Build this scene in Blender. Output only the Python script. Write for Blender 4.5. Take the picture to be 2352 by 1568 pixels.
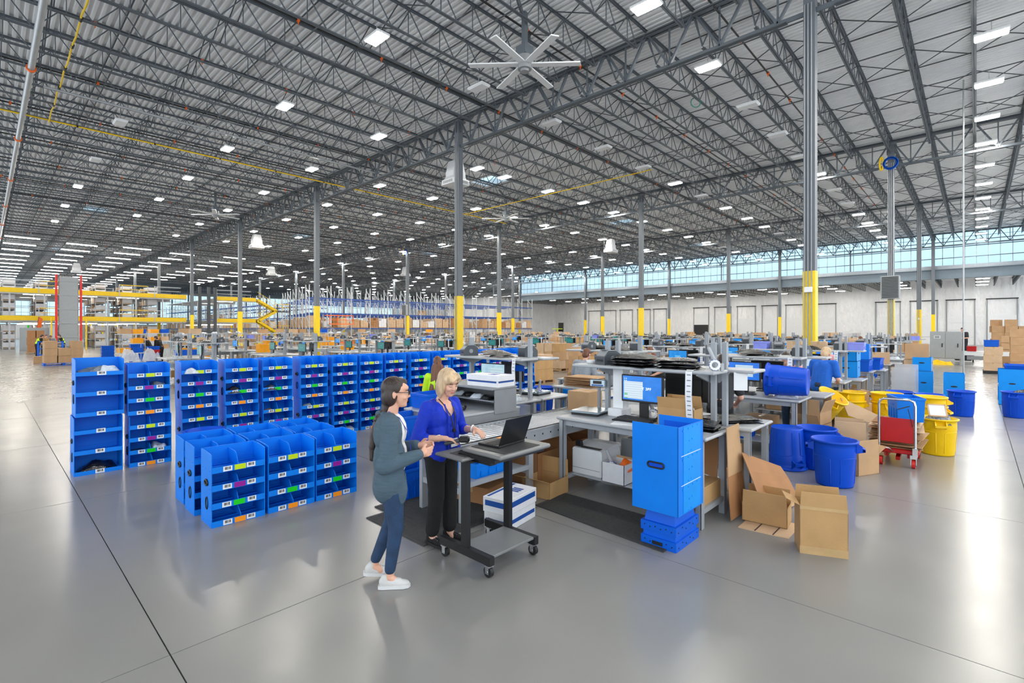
import bpy, math, random
from mathutils import Matrix, Vector, noise

S = bpy.context.scene
COL = S.collection
for o in list(bpy.data.objects):
    bpy.data.objects.remove(o)
RND = random.Random(11)
PI = math.pi

# ---------------------------------------------------------------- camera, sky, exposure
YAW = 0.7527
cd = bpy.data.cameras.new('camera')
cam = bpy.data.objects.new('camera', cd)
COL.objects.link(cam)
cam.location = (0, 0, 2.0)
cam.rotation_euler = (PI / 2, 0, YAW - PI / 2)
cd.sensor_width = 36.0
cd.lens = 36.0 * 1139.0 / 2352.0
cd.shift_y = -27.0 / 2352.0
cd.clip_end = 600
S.camera = cam

W = bpy.data.worlds.new('world')
S.world = W
W.use_nodes = True
bgn = W.node_tree.nodes['Background']
bgn.inputs[0].default_value = (0.88, 0.95, 1.0, 1)
bgn.inputs[1].default_value = 2.5
S.view_settings.view_transform = 'Standard'
S.view_settings.look = 'None'
S.view_settings.gamma = 1.0
S.view_settings.use_curve_mapping = False
S.view_settings.exposure = 0.0
LAMP = 165.0          # radiance of the lit ceiling lights
cy = S.cycles
cy.max_bounces = 7
cy.diffuse_bounces = 4
cy.glossy_bounces = 3
cy.transparent_max_bounces = 12
cy.transmission_bounces = 4
cy.sample_clamp_indirect = 4.0
cy.caustics_reflective = False
cy.caustics_refractive = False

# ---------------------------------------------------------------- materials
def lin(c):
    def f(u):
        u /= 255.0
        return u / 12.92 if u <= 0.04045 else ((u + 0.055) / 1.055) ** 2.4
    if isinstance(c, str):
        c = tuple(int(c[i:i + 2], 16) for i in (0, 2, 4))
    return tuple(f(u) for u in c) + (1.0,)

def mat(name, col, rough=0.5, metal=0.0, var=0.0, vs=6.0, bump=0.0, bs=40.0, bd=.02, emit=None, es=1.0, alpha=None, spec=None, trans=0.0, vscale=None):
    m = bpy.data.materials.new(name)
    m.use_nodes = True
    nt = m.node_tree
    b = nt.nodes['Principled BSDF']
    c = lin(col)
    b.inputs['Base Color'].default_value = c
    b.inputs['Roughness'].default_value = rough
    b.inputs['Metallic'].default_value = metal
    if spec is not None:
        b.inputs['Specular IOR Level'].default_value = spec
    if trans:
        b.inputs['Transmission Weight'].default_value = trans
    if alpha is not None:
        b.inputs['Alpha'].default_value = alpha
    if emit:
        b.inputs['Emission Color'].default_value = lin(emit)
        b.inputs['Emission Strength'].default_value = es
    tc = None
    if var or bump:
        tc = nt.nodes.new('ShaderNodeTexCoord')
        mp = nt.nodes.new('ShaderNodeMapping')
        nt.links.new(tc.outputs['Object'], mp.inputs[0])
        if vscale:
            mp.inputs['Scale'].default_value = vscale
    if var:
        n = nt.nodes.new('ShaderNodeTexNoise')
        n.inputs['Scale'].default_value = vs
        n.inputs['Detail'].default_value = 3
        r = nt.nodes.new('ShaderNodeValToRGB')
        r.color_ramp.elements[0].position = 0.3
        r.color_ramp.elements[1].position = 0.7
        r.color_ramp.elements[0].color = tuple(max(0, u * (1 - var)) for u in c[:3]) + (1,)
        r.color_ramp.elements[1].color = tuple(min(1, u * (1 + var)) for u in c[:3]) + (1,)
        nt.links.new(mp.outputs[0], n.inputs['Vector'])
        nt.links.new(n.outputs[0], r.inputs[0])
        nt.links.new(r.outputs[0], b.inputs['Base Color'])
    if bump:
        n2 = nt.nodes.new('ShaderNodeTexNoise')
        n2.inputs['Scale'].default_value = bs
        n2.inputs['Detail'].default_value = 2
        bp = nt.nodes.new('ShaderNodeBump')
        bp.inputs['Strength'].default_value = bump
        bp.inputs['Distance'].default_value = bd
        nt.links.new(mp.outputs[0], n2.inputs['Vector'])
        nt.links.new(n2.outputs[0], bp.inputs['Height'])
        nt.links.new(bp.outputs[0], b.inputs['Normal'])
    return m

M = {}
M['concrete'] = mat('polished concrete', (143, 141, 138), 0.24, var=0.07, vs=0.45, spec=0.5)
_nt = M['concrete'].node_tree                      # a second, finer mottling and a varying polish
_b = _nt.nodes['Principled BSDF']
_tc = _nt.nodes.new('ShaderNodeTexCoord'); _n = _nt.nodes.new('ShaderNodeTexNoise'); _r = _nt.nodes.new('ShaderNodeMapRange')
_n.inputs['Scale'].default_value = 2.2; _n.inputs['Detail'].default_value = 5
_nt.links.new(_tc.outputs['Object'], _n.inputs['Vector']); _nt.links.new(_n.outputs[0], _r.inputs[0])
_r.inputs[1].default_value = 0.3; _r.inputs[2].default_value = 0.7; _r.inputs[3].default_value = 0.2; _r.inputs[4].default_value = 0.27
_nt.links.new(_r.outputs[0], _b.inputs['Roughness'])
M['joint'] = mat('joint filler', (70, 70, 72), 0.8, var=0.1)
M['deck'] = mat('painted steel deck', (236, 237, 239), 0.5, var=0.05, vs=0.7)
M['steel'] = mat('grey primed steel', (92, 100, 108), 0.55, var=0.08, vs=1.0)
M['steel_dark'] = mat('dark primed steel', (74, 79, 84), 0.6, var=0.08, vs=1.0)
M['column'] = mat('grey painted column', (104, 110, 117), 0.45, var=0.06, vs=1.5)
M['beam_light'] = mat('light grey fascia', (150, 158, 166), 0.5, var=0.05)
M['beam'] = mat('blue grey beam', (112, 126, 138), 0.5, var=0.05)
M['guard'] = mat('yellow column guard', (250, 212, 0), 0.4, var=0.03)
M['conduit'] = mat('galvanised conduit', (176, 180, 184), 0.4, 0.5, var=0.05)
M['blanket'] = mat('white insulation blanket', (233, 233, 234), 0.55, var=0.05, vs=1.2, bump=1.0, bs=1.3, vscale=(1, 1.6, .6), bd=.22)
M['doorwhite'] = mat('white door panel', (228, 229, 230), 0.45, var=0.02)
M['black'] = mat('black plastic', (22, 23, 25), 0.45, var=0.1)
M['blacksteel'] = mat('black powder coat', (24, 25, 27), 0.42, var=0.1)
M['cart_top'] = mat('grey cart laminate', (124, 125, 125), 0.4, var=0.04)
M['rubber'] = mat('black rubber mat', (62, 62, 63), 0.75, var=0.15, vs=30)
M['lamp'] = mat('lit diffuser', (255, 255, 250), 0.5, var=0.01, emit=(255, 250, 240), es=LAMP)
M['strip'] = mat('lit strip lens', (255, 255, 250), 0.5, var=0.01, emit=(255, 246, 232), es=LAMP * 0.35)
M['lamp_dock'] = mat('lit dock diffuser', (255, 255, 250), 0.5, var=0.01, emit=(255, 250, 240), es=LAMP * 0.6)
M['lampoff'] = mat('unlit diffuser', (235, 236, 238), 0.4, var=0.01)
M['white'] = mat('white enamel', (232, 234, 236), 0.4, var=0.02)
M['whitebox'] = mat('white board', (233, 233, 236), 0.55, var=0.03, vs=20)
M['blueprint'] = mat('blue print', (20, 78, 160), 0.55, var=0.05)
M['bin'] = mat('blue corrugated plastic', (0, 126, 234), 0.45, var=0.05, vs=4, spec=.3)
M['bin_light'] = mat('light blue corrugated plastic', (0, 146, 238), 0.42, var=0.05, vs=4, spec=.3)
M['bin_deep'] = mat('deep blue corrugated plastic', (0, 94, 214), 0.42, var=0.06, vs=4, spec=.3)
M['can'] = mat('blue moulded plastic', (0, 76, 204), 0.42, var=0.05, vs=5, bump=0.05, bs=120, spec=.3)
M['can_yellow'] = mat('yellow moulded plastic', (255, 206, 0), 0.38, var=0.04, vs=5, bump=0.05, bs=120)
M['tote'] = mat('royal blue tote', (0, 90, 208), 0.45, var=0.06, spec=.3)
M['tote_orange'] = mat('amber tote', (255, 170, 10), 0.4, var=0.05)
M['card'] = mat('brown cardboard', (192, 154, 114), 0.75, var=0.08, vs=3, bump=0.08, bs=60)
M['card_pale'] = mat('pale cardboard', (208, 176, 142), 0.75, var=0.08, vs=3, bump=0.08, bs=60)
M['card_tan'] = mat('tan kraft cardboard', (190, 150, 99), 0.7, var=0.1, vs=3, bump=0.1, bs=50)
M['card_dark'] = mat('dark cardboard', (168, 120, 78), 0.8, var=0.08, vs=3)
M['tape'] = mat('clear packing tape', (196, 162, 114), 0.2, var=0.08, vs=8)
M['dark_line'] = mat('dark printed edge', (72, 58, 52), 0.8, var=0.1)
M['bench'] = mat('grey laminate', (176, 179, 183), 0.38, var=0.03, vs=3)
M['bench_leg'] = mat('grey bench steel', (156, 161, 167), 0.45, var=0.05)
M['bench_dark'] = mat('mid grey steel sheet', (140, 143, 147), 0.45, var=0.05)
M['roller'] = mat('galvanised roller', (225, 227, 230), 0.28, 0.75, var=0.05)
M['steelrail'] = mat('galvanised rail', (180, 184, 188), 0.4, 0.4, var=0.06)
M['chrome'] = mat('chrome', (215, 217, 220), 0.12, 1.0, var=0.02)
M['red'] = mat('red enamel', (190, 14, 20), 0.4, var=0.05)
M['redframe'] = mat('red frame paint', (228, 44, 40), 0.45, var=0.05)
M['orange'] = mat('orange plastic', (248, 110, 24), 0.45, var=0.05)
M['yellow'] = mat('safety yellow', (248, 206, 10), 0.45, var=0.04)
M['rackblue'] = mat('rack blue', (44, 78, 150), 0.5, var=0.05)
M['rackgrey'] = mat('rack grey', (196, 200, 205), 0.5, var=0.05)
M['polybag'] = mat('black poly bag', (26, 26, 28), 0.16, var=0.2, vs=20, bump=0.9, bs=26, spec=0.9)
M['clearbag'] = mat('clear poly bag', (205, 212, 220), 0.15, var=0.15, vs=20, bump=0.8, bs=30, spec=0.8)
M['greybag'] = mat('bagged grey cloth', (120, 128, 138), 0.3, var=0.35, vs=26, bump=0.8, bs=30)
M['darkbag'] = mat('bagged dark cloth', (44, 50, 62), 0.25, var=0.5, vs=26, bump=0.8, bs=30)
M['film'] = mat('stretch film', (224, 226, 230), 0.2, var=0.1, vs=14, alpha=0.55, bump=0.5, bs=20)
M['sheetfilm'] = mat('clear plastic sheet', (226, 230, 236), 0.15, var=0.06, alpha=0.38)
M['printer'] = mat('grey printer shell', (70, 75, 82), 0.4, var=0.06)
M['cabinet'] = mat('grey enclosure paint', (158, 163, 166), 0.4, var=0.03)
M['stainless'] = mat('brushed stainless', (170, 186, 196), 0.22, 0.9, var=0.05)
M['paper'] = mat('white paper', (240, 241, 243), 0.6, var=0.02)
M['wood'] = mat('pallet wood', (176, 140, 100), 0.8, var=0.15, vs=8)
M['pink'] = mat('pink film', (214, 110, 170), 0.4, var=0.1)
M['sanitizer'] = mat('aqua gel', (90, 190, 200), 0.2, var=0.04)
M['purple'] = mat('lilac tote', (140, 150, 235), 0.45, var=0.08)
M['lime'] = mat('lime label', (202, 226, 0), 0.55, var=0.02)
M['magenta'] = mat('magenta label', (150, 4, 148), 0.55, var=0.02)
M['green'] = mat('green label', (0, 208, 18), 0.55, var=0.02)
M['amber'] = mat('amber label', (255, 152, 8), 0.55, var=0.02)

def panes():
    m = bpy.data.materials.new('translucent wall panel')
    m.use_nodes = True
    nt = m.node_tree
    nt.nodes.clear()
    o = nt.nodes.new('ShaderNodeOutputMaterial')
    t = nt.nodes.new('ShaderNodeBsdfTransparent')
    d = nt.nodes.new('ShaderNodeBsdfTranslucent')
    x = nt.nodes.new('ShaderNodeMixShader')
    tc = nt.nodes.new('ShaderNodeTexCoord')
    n = nt.nodes.new('ShaderNodeTexNoise')
    n.inputs['Scale'].default_value = 0.6
    r = nt.nodes.new('ShaderNodeMapRange')
    r.inputs[3].default_value = 0.5
    r.inputs[4].default_value = 0.7
    t.inputs[0].default_value = (0.58, 0.665, 0.72, 1)
    d.inputs[0].default_value = (0.62, 0.75, 0.81, 1)
    nt.links.new(tc.outputs['Object'], n.inputs['Vector'])
    nt.links.new(n.outputs[0], r.inputs[0])
    nt.links.new(r.outputs[0], x.inputs[0])
    nt.links.new(t.outputs[0], x.inputs[1])
    nt.links.new(d.outputs[0], x.inputs[2])
    nt.links.new(x.outputs[0], o.inputs[0])
    return m
M['pane'] = panes()

def barcode_mat():
    m = mat('barcode print', (238, 238, 238), 0.55)
    nt = m.node_tree
    b = nt.nodes['Principled BSDF']
    tc = nt.nodes.new('ShaderNodeTexCoord')
    sp = nt.nodes.new('ShaderNodeSeparateXYZ')
    nt.links.new(tc.outputs['Generated'], sp.inputs[0])
    n = nt.nodes.new('ShaderNodeTexNoise')
    n.noise_dimensions = '1D'
    n.inputs['Scale'].default_value = 26.0
    n.inputs['Detail'].default_value = 0
    nt.links.new(sp.outputs[0], n.inputs['W'])
    def mth(op, a, bv):
        k = nt.nodes.new('ShaderNodeMath'); k.operation = op
        nt.links.new(a, k.inputs[0])
        if isinstance(bv, (int, float)): k.inputs[1].default_value = bv
        else: nt.links.new(bv, k.inputs[1])
        return k.outputs[0]
    k = mth('GREATER_THAN', n.outputs[0], 0.44)
    k = mth('MULTIPLY', k, mth('GREATER_THAN', sp.outputs[0], 0.16))
    k = mth('MULTIPLY', k, mth('LESS_THAN', sp.outputs[0], 0.82))
    k = mth('MULTIPLY', k, mth('GREATER_THAN', sp.outputs[2], 0.3))
    k = mth('MULTIPLY', k, mth('LESS_THAN', sp.outputs[2], 0.86))
    mx = nt.nodes.new('ShaderNodeMix'); mx.data_type = 'RGBA'
    nt.links.new(k, mx.inputs['Factor'])
    mx.inputs['A'].default_value = lin((236, 236, 238)); mx.inputs['B'].default_value = lin((40, 40, 44))
    nt.links.new(mx.outputs['Result'], b.inputs['Base Color'])
    return m
M['barcode'] = barcode_mat()

def screen_mat(name, base, panel, x0, x1, z0, z1, strength, accent=(60, 190, 110), lines=14.0):
    """a lit display: plain backdrop with one pale window of ruled lines (flat picture on the screen itself)"""
    m = bpy.data.materials.new(name)
    m.use_nodes = True
    nt = m.node_tree
    b = nt.nodes['Principled BSDF']
    b.inputs['Base Color'].default_value = (0.01, 0.01, 0.01, 1)
    b.inputs['Roughness'].default_value = 0.25
    tc = nt.nodes.new('ShaderNodeTexCoord')
    sp = nt.nodes.new('ShaderNodeSeparateXYZ')
    nt.links.new(tc.outputs['Generated'], sp.inputs[0])
    def mth(op, a, bv):
        k = nt.nodes.new('ShaderNodeMath'); k.operation = op
        nt.links.new(a, k.inputs[0])
        if isinstance(bv, (int, float)): k.inputs[1].default_value = bv
        else: nt.links.new(bv, k.inputs[1])
        return k.outputs[0]
    X, Z = sp.outputs[1], sp.outputs[2]
    def win(a, bb, c, d):
        k = mth('GREATER_THAN', X, a); k = mth('MULTIPLY', k, mth('LESS_THAN', X, bb))
        k = mth('MULTIPLY', k, mth('GREATER_THAN', Z, c)); return mth('MULTIPLY', k, mth('LESS_THAN', Z, d))
    def mix(f, A, B):
        mx = nt.nodes.new('ShaderNodeMix'); mx.data_type = 'RGBA'
        nt.links.new(f, mx.inputs['Factor'])
        for key, v in (('A', A), ('B', B)):
            if isinstance(v, tuple): mx.inputs[key].default_value = v
            else: nt.links.new(v, mx.inputs[key])
        return mx.outputs['Result']
    n = nt.nodes.new('ShaderNodeTexNoise'); n.inputs['Scale'].default_value = 5.0; n.inputs['Detail'].default_value = 4
    nt.links.new(tc.outputs['Generated'], n.inputs['Vector'])
    bl = lin(base)
    back = mix(n.outputs[0], tuple(u * 0.7 for u in bl[:3]) + (1,), tuple(min(1, u * 1.25 + .02) for u in bl[:3]) + (1,))
    fr = mth('FRACT', mth('MULTIPLY', Z, lines), 0.0)
    ruled = mix(mth('LESS_THAN', fr, 0.14), lin(panel), lin((168, 184, 198)))
    col = mix(win(x0, x1, z0, z1), back, ruled)
    gx = x1 - (x1 - x0) * 0.2
    zz = z0 + (z1 - z0) * 0.42
    acc = mth('MULTIPLY', win(gx, x1 - 0.01, z0, zz), mth('LESS_THAN', mth('FRACT', mth('MULTIPLY', Z, lines / 2), 0.0), 0.5))
    col = mix(acc, col, lin(accent))
    nt.links.new(col, b.inputs['Emission Color'])
    b.inputs['Emission Strength'].default_value = strength
    return m

# ---------------------------------------------------------------- mesh helpers
class MB:
    def __init__(s, mtx=None):
        s.v = []; s.f = []; s.m = []; s.sm = []; s.M = mtx
    def add(s, vs, fs, m=0, smooth=False):
        o = len(s.v)
        if s.M is None: s.v += [tuple(p) for p in vs]
        else: s.v += [tuple(s.M @ Vector(p)) for p in vs]
        for f in fs:
            s.f.append([i + o for i in f]); s.m.append(m); s.sm.append(smooth)
        return s
    def box(s, x0, x1, y0, y1, z0, z1, m=0):
        v = [(x0, y0, z0), (x1, y0, z0), (x1, y1, z0), (x0, y1, z0), (x0, y0, z1), (x1, y0, z1), (x1, y1, z1), (x0, y1, z1)]
        return s.add(v, [(0, 3, 2, 1), (4, 5, 6, 7), (0, 1, 5, 4), (1, 2, 6, 5), (2, 3, 7, 6), (3, 0, 4, 7)], m)
    def cbox(s, x0, x1, y0, y1, z0, z1, c=0.01, m=0):
        """box with chamfered edges"""
        X = (x0, x1); Y = (y0, y1); Z = (z0, z1); sg = (1, -1)
        v = []; idx = {}
        for i in (0, 1):
            for j in (0, 1):
                for k in (0, 1):
                    a, b, d = X[i], Y[j], Z[k]
                    ia, ib, ic = a + sg[i] * c, b + sg[j] * c, d + sg[k] * c
                    for ax, p in enumerate(((a, ib, ic), (ia, b, ic), (ia, ib, d))):
                        idx[i, j, k, ax] = len(v); v.append(p)
        f = []
        for i in (0, 1):
            q = [idx[i, 0, 0, 0], idx[i, 1, 0, 0], idx[i, 1, 1, 0], idx[i, 0, 1, 0]]; f.append(q if i else q[::-1])
            q = [idx[0, i, 0, 1], idx[0, i, 1, 1], idx[1, i, 1, 1], idx[1, i, 0, 1]]; f.append(q if i else q[::-1])
            q = [idx[0, 0, i, 2], idx[1, 0, i, 2], idx[1, 1, i, 2], idx[0, 1, i, 2]]; f.append(q if i else q[::-1])
        for a in (0, 1):
            for b in (0, 1):
                f.append([idx[a, b, 0, 0], idx[a, b, 1, 0], idx[a, b, 1, 1], idx[a, b, 0, 1]])
                f.append([idx[a, 0, b, 0], idx[a, 1, b, 0], idx[a, 1, b, 2], idx[a, 0, b, 2]])
                f.append([idx[0, a, b, 1], idx[1, a, b, 1], idx[1, a, b, 2], idx[0, a, b, 2]])
        for i in (0, 1):
            for j in (0, 1):
                for k in (0, 1):
                    f.append([idx[i, j, k, 0], idx[i, j, k, 1], idx[i, j, k, 2]])
        # orient outwards
        cx, cy_, cz = (x0 + x1) / 2, (y0 + y1) / 2, (z0 + z1) / 2
        out = []
        for q in f:
            a, b, d = Vector(v[q[0]]), Vector(v[q[1]]), Vector(v[q[2]])
            nrm = (b - a).cross(d - a)
            mid = sum((Vector(v[i]) for i in q), Vector()) / len(q) - Vector((cx, cy_, cz))
            out.append(q if nrm.dot(mid) >= 0 else q[::-1])
        return s.add(v, out, m)
    def bar(s, p, q, w, h=None, m=0, up=(0, 0, 1)):
        """rectangular bar from p to q, w across, h along up"""
        h = w if h is None else h
        p, q = Vector(p), Vector(q); d = (q - p)
        if d.length < 1e-6: return s
        d.normalize(); u = Vector(up)
        if abs(d.dot(u)) > 0.98: u = Vector((1, 0, 0))
        a = d.cross(u).normalized(); b = a.cross(d).normalized()
        a = a * (w / 2); b = b * (h / 2)
        v = [p - a - b, p + a - b, p + a + b, p - a + b, q - a - b, q + a - b, q + a + b, q - a + b]
        return s.add(v, [(0, 1, 2, 3), (7, 6, 5, 4), (4, 5, 1, 0), (5, 6, 2, 1), (6, 7, 3, 2), (7, 4, 0, 3)], m)
    def cyl(s, p, q, r, r2=None, n=10, m=0, cap=True, smooth=True):
        r2 = r if r2 is None else r2
        p, q = Vector(p), Vector(q); d = (q - p).normalized()
        u = Vector((0, 0, 1)) if abs(d.z) < 0.9 else Vector((1, 0, 0))
        a = d.cross(u).normalized(); b = d.cross(a).normalized()
        v = []
        for c, rr in ((p, r), (q, r2)):
            for i in range(n):
                t = 2 * PI * i / n; v.append(c + a * (math.cos(t) * rr) + b * (math.sin(t) * rr))
        s.add(v, [(i, (i + 1) % n, n + (i + 1) % n, n + i) for i in range(n)], m, smooth)
        if cap:
            s.add(v, [list(range(n))[::-1], list(range(n, 2 * n))], m)
        return s
    def tube(s, pts, r, n=8, m=0, closed=False):
        pts = [Vector(p) for p in pts]; k = len(pts); v = []; prev = None
        for i, p in enumerate(pts):
            if closed: d = pts[(i + 1) % k] - pts[i - 1]
            else: d = pts[min(i + 1, k - 1)] - pts[max(i - 1, 0)]
            d.normalize()
            if prev is None:
                u = Vector((0, 0, 1)) if abs(d.z) < 0.9 else Vector((1, 0, 0))
                a = d.cross(u).normalized()
            else:
                a = (prev - d * prev.dot(d)).normalized()
            prev = a; b = d.cross(a)
            for j in range(n):
                t = 2 * PI * j / n; v.append(p + a * (math.cos(t) * r) + b * (math.sin(t) * r))
        f = []
        for i in range(k if closed else k - 1):
            for j in range(n):
                i2 = (i + 1) % k
                f.append((i * n + j, i * n + (j + 1) % n, i2 * n + (j + 1) % n, i2 * n + j))
        s.add(v, f, m, True)
        if not closed: s.add(v, [list(range(n))[::-1], list(range((k - 1) * n, k * n))], m)
        return s
    def lathe(s, prof, n=24, m=0, smooth=True, cx=0, cy=0):
        v = []; k = len(prof)
        for r, z in prof:
            for i in range(n):
                t = 2 * PI * i / n; v.append((cx + r * math.cos(t), cy + r * math.sin(t), z))
        return s.add(v, [(a * n + i, a * n + (i + 1) % n, (a + 1) * n + (i + 1) % n, (a + 1) * n + i) for a in range(k - 1) for i in range(n)], m, smooth)
    def prism(s, poly, a, b, ax=2, m=0):
        """poly: 2D outline; extruded from a to b along axis ax (other two axes in order)"""
        n = len(poly); v = []
        for h in (a, b):
            for p in poly:
                q = list(p); q.insert(ax, h); v.append(tuple(q))
        fs = [list(range(n))[::-1], list(range(n, 2 * n))] + [(i, (i + 1) % n, n + (i + 1) % n, n + i) for i in range(n)]
        if ax == 1: fs = [f[::-1] for f in fs]
        area = sum(poly[i][0] * poly[(i + 1) % n][1] - poly[(i + 1) % n][0] * poly[i][1] for i in range(n))
        if area < 0: fs = [f[::-1] for f in fs]
        return s.add(v, fs, m)
    def quad(s, a, b, c, d, m=0):
        return s.add([a, b, c, d], [(0, 1, 2, 3)], m)
    def ell(s, c, r, n=12, k=8, m=0, rot=None):
        v = []; f = []
        for i in range(k + 1):
            ph = PI * i / k
            for j in range(n):
                t = 2 * PI * j / n
                p = Vector((r[0] * math.sin(ph) * math.cos(t), r[1] * math.sin(ph) * math.sin(t), r[2] * math.cos(ph)))
                if rot is not None: p = rot @ p
                v.append(Vector(c) + p)
        for i in range(k):
            for j in range(n):
                f.append((i * n + j, (i + 1) * n + j, (i + 1) * n + (j + 1) % n, i * n + (j + 1) % n))
        return s.add(v, f, m, True)
    def cap(s, p, q, r1, r2, m=0, n=12):
        """closed rounded limb from p to q"""
        p, q = Vector(p), Vector(q); d = q - p; L = d.length
        if L < 1e-5: return s.ell(p, (r1, r1, r1), m=m)
        d.normalize(); u = Vector((0, 0, 1)) if abs(d.z) < 0.9 else Vector((1, 0, 0))
        a = d.cross(u).normalized(); b = d.cross(a).normalized()
        rings = [(-0.97 * r1, 0.24 * r1), (-0.7 * r1, 0.71 * r1), (-0.38 * r1, 0.92 * r1), (0, r1), (L / 2, (r1 + r2) / 2), (L, r2), (L + 0.38 * r2, 0.92 * r2), (L + 0.7 * r2, 0.71 * r2), (L + 0.97 * r2, 0.24 * r2)]
        v = []
        for h, r in rings:
            for j in range(n):
                t = 2 * PI * j / n; v.append(p + d * h + a * (r * math.cos(t)) + b * (r * math.sin(t)))
        k = len(rings)
        f = [(i * n + j, i * n + (j + 1) % n, (i + 1) * n + (j + 1) % n, (i + 1) * n + j) for i in range(k - 1) for j in range(n)]
        f += [list(range(n))[::-1], list(range((k - 1) * n, k * n))]
        return s.add(v, f, m, True)
    def mesh(s, name, mats):
        me = bpy.data.meshes.new(name)
        me.from_pydata(s.v, [], s.f)
        for mm in (mats if isinstance(mats, (list, tuple)) else [mats]):
            me.materials.append(M[mm] if isinstance(mm, str) else mm)
        if any(s.m): me.polygons.foreach_set('material_index', s.m)
        if any(s.sm): me.polygons.foreach_set('use_smooth', s.sm)
        me.update()
        return me

KIDS = {}
def put(name, data, par=None, loc=(0, 0, 0), rz=0.0):
    o = bpy.data.objects.new(name, data)
    COL.objects.link(o)
    o.location = loc
    if rz: o.rotation_euler = (0, 0, rz)
    if par is not None:
        o.parent = par; KIDS.setdefault(par.name, []).append(o)
    return o

def tag(o, label, cat=None, group=None, kind=None):
    if label: o['label'] = label
    if cat: o['category'] = cat
    if group: o['group'] = group
    if kind: o['kind'] = kind
    return o

def T(name, label, cat, loc=(0, 0, 0), rz=0.0, group=None):
    """a thing: an Empty at its base"""
    o = put(name, None, None, loc, rz); o.empty_display_size = 0.1
    return tag(o, label, cat, group)

def P(par, name, mb, mats=None, loc=(0, 0, 0), rz=0.0, label=None):
    """a part; a ready mesh takes its location and turn straight after it"""
    if not isinstance(mb, MB) and isinstance(mats, tuple):
        if isinstance(loc, (int, float)): rz = loc
        loc = mats
    o = put(name, mb.mesh(name, mats) if isinstance(mb, MB) else mb, par, loc, rz)
    if label: o['label'] = label
    return o

def solo(name, label, cat, mb, mats, loc=(0, 0, 0), rz=0.0, group=None):
    return tag(put(name, mb.mesh(name, mats) if isinstance(mb, MB) else mb, None, loc, rz), label, cat, group)

def struct(name, mb, mats, label=None, par=None, loc=(0, 0, 0)):
    o = put(name, mb.mesh(name, mats) if isinstance(mb, MB) else mb, par, loc)
    if par is None: tag(o, label, None, None, 'structure')
    return o

def dup(root, loc=None, rz=None, label=None, group=None, par=None):
    c = root.copy(); COL.objects.link(c)
    if par is not None:
        c.parent = par; KIDS.setdefault(par.name, []).append(c)
    if loc is not None: c.location = loc
    if rz is not None: c.rotation_euler = (0, 0, rz)
    if label: c['label'] = label
    if group: c['group'] = group
    for k in KIDS.get(root.name, []): dup(k, par=c)
    return c

def place(proto, first, loc, rz=0.0, label=None, group=None):
    """first use moves the prototype itself; later uses copy it"""
    if first.get(proto.name):
        return dup(proto, loc, rz, label, group)
    first[proto.name] = True
    proto.location = loc; proto.rotation_euler = (0, 0, rz)
    if label: proto['label'] = label
    if group: proto['group'] = group
    return proto
USED = {}
# ================================================================ STRUCTURE
JX = [0.79 + 3.29 * k for k in range(-2, 9)]
JY = [3.62 + 4.06 * k for k in range(-2, 7)]
# floor: one far apron all round and single slabs with open saw-cut joints near the benches
fl = MB()
X0, X1, Y0, Y1 = -14, 106, -14, 158
fl.box(X0, X1, Y0, JY[0], -0.2, 0).box(X0, X1, JY[-1], Y1, -0.2, 0).box(X0, JX[0], JY[0], JY[-1], -0.2, 0).box(JX[-1], X1, JY[0], JY[-1], -0.2, 0)
floor = struct('floor', fl, 'concrete', 'polished grey concrete floor reflecting the ceiling lights')
jb = MB().box(JX[0], JX[-1], JY[0], JY[-1], -0.2, -0.008)
struct('joint_filler', jb, 'joint', par=floor)
for i in range(len(JX) - 1):
    for j in range(len(JY) - 1):
        g = 0.004
        struct('slab', MB().box(JX[i] + (g if i else 0), JX[i + 1] - (g if i < len(JX) - 2 else 0), JY[j] + (g if j else 0), JY[j + 1] - (g if j < len(JY) - 2 else 0), -0.006, 0), 'concrete', par=floor)

RX = [-2.19, 16.1, 34.39, 52.68, 70.97]          # girder rows
CY = [3.45 + 15.24 * k for k in range(-1, 11)]   # columns along a row
ZD = 12.55
# roof deck: trapezoidal ribs running across the joists, left open under the skylights
SKY = [(24.65, 25.1), (42.9, 25.2), (6.8, 56.7), (24.6, 55.6), (42.1, 54.7), (60.8, 25.1), (60.8, 55.0), (6.8, 87.0), (24.6, 86.0), (42.1, 86.0)]
dk = MB()
pitch = 0.22
prof = [(0, 0.0), (0.085, 0.0), (0.11, 0.075), (0.195, 0.075), (0.22, 0.0)]
nrib = int((104 - X0) / pitch)
for i in range(nrib):
    xa = X0 + i * pitch
    cuts = sorted([sy for sx, sy in SKY if sx - 0.8 < xa + pitch / 2 < sx + 0.8])
    spans = []; a = Y0
    for sy in cuts: spans.append((a, sy - 1.3)); a = sy + 1.3
    spans.append((a, Y1))
    for a, b in spans:
        if xa > 71.4: a = max(a, 70.0)
        v = []
        for px, pz in prof:
            v += [(xa + px, a, ZD + pz), (xa + px, b, ZD + pz)]
        dk.add(v, [(2 * k, 2 * k + 1, 2 * k + 3, 2 * k + 2) for k in range(4)])
ceiling = struct('ceiling', dk, 'deck', 'ribbed pale steel roof deck on dark open web joists')

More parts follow.
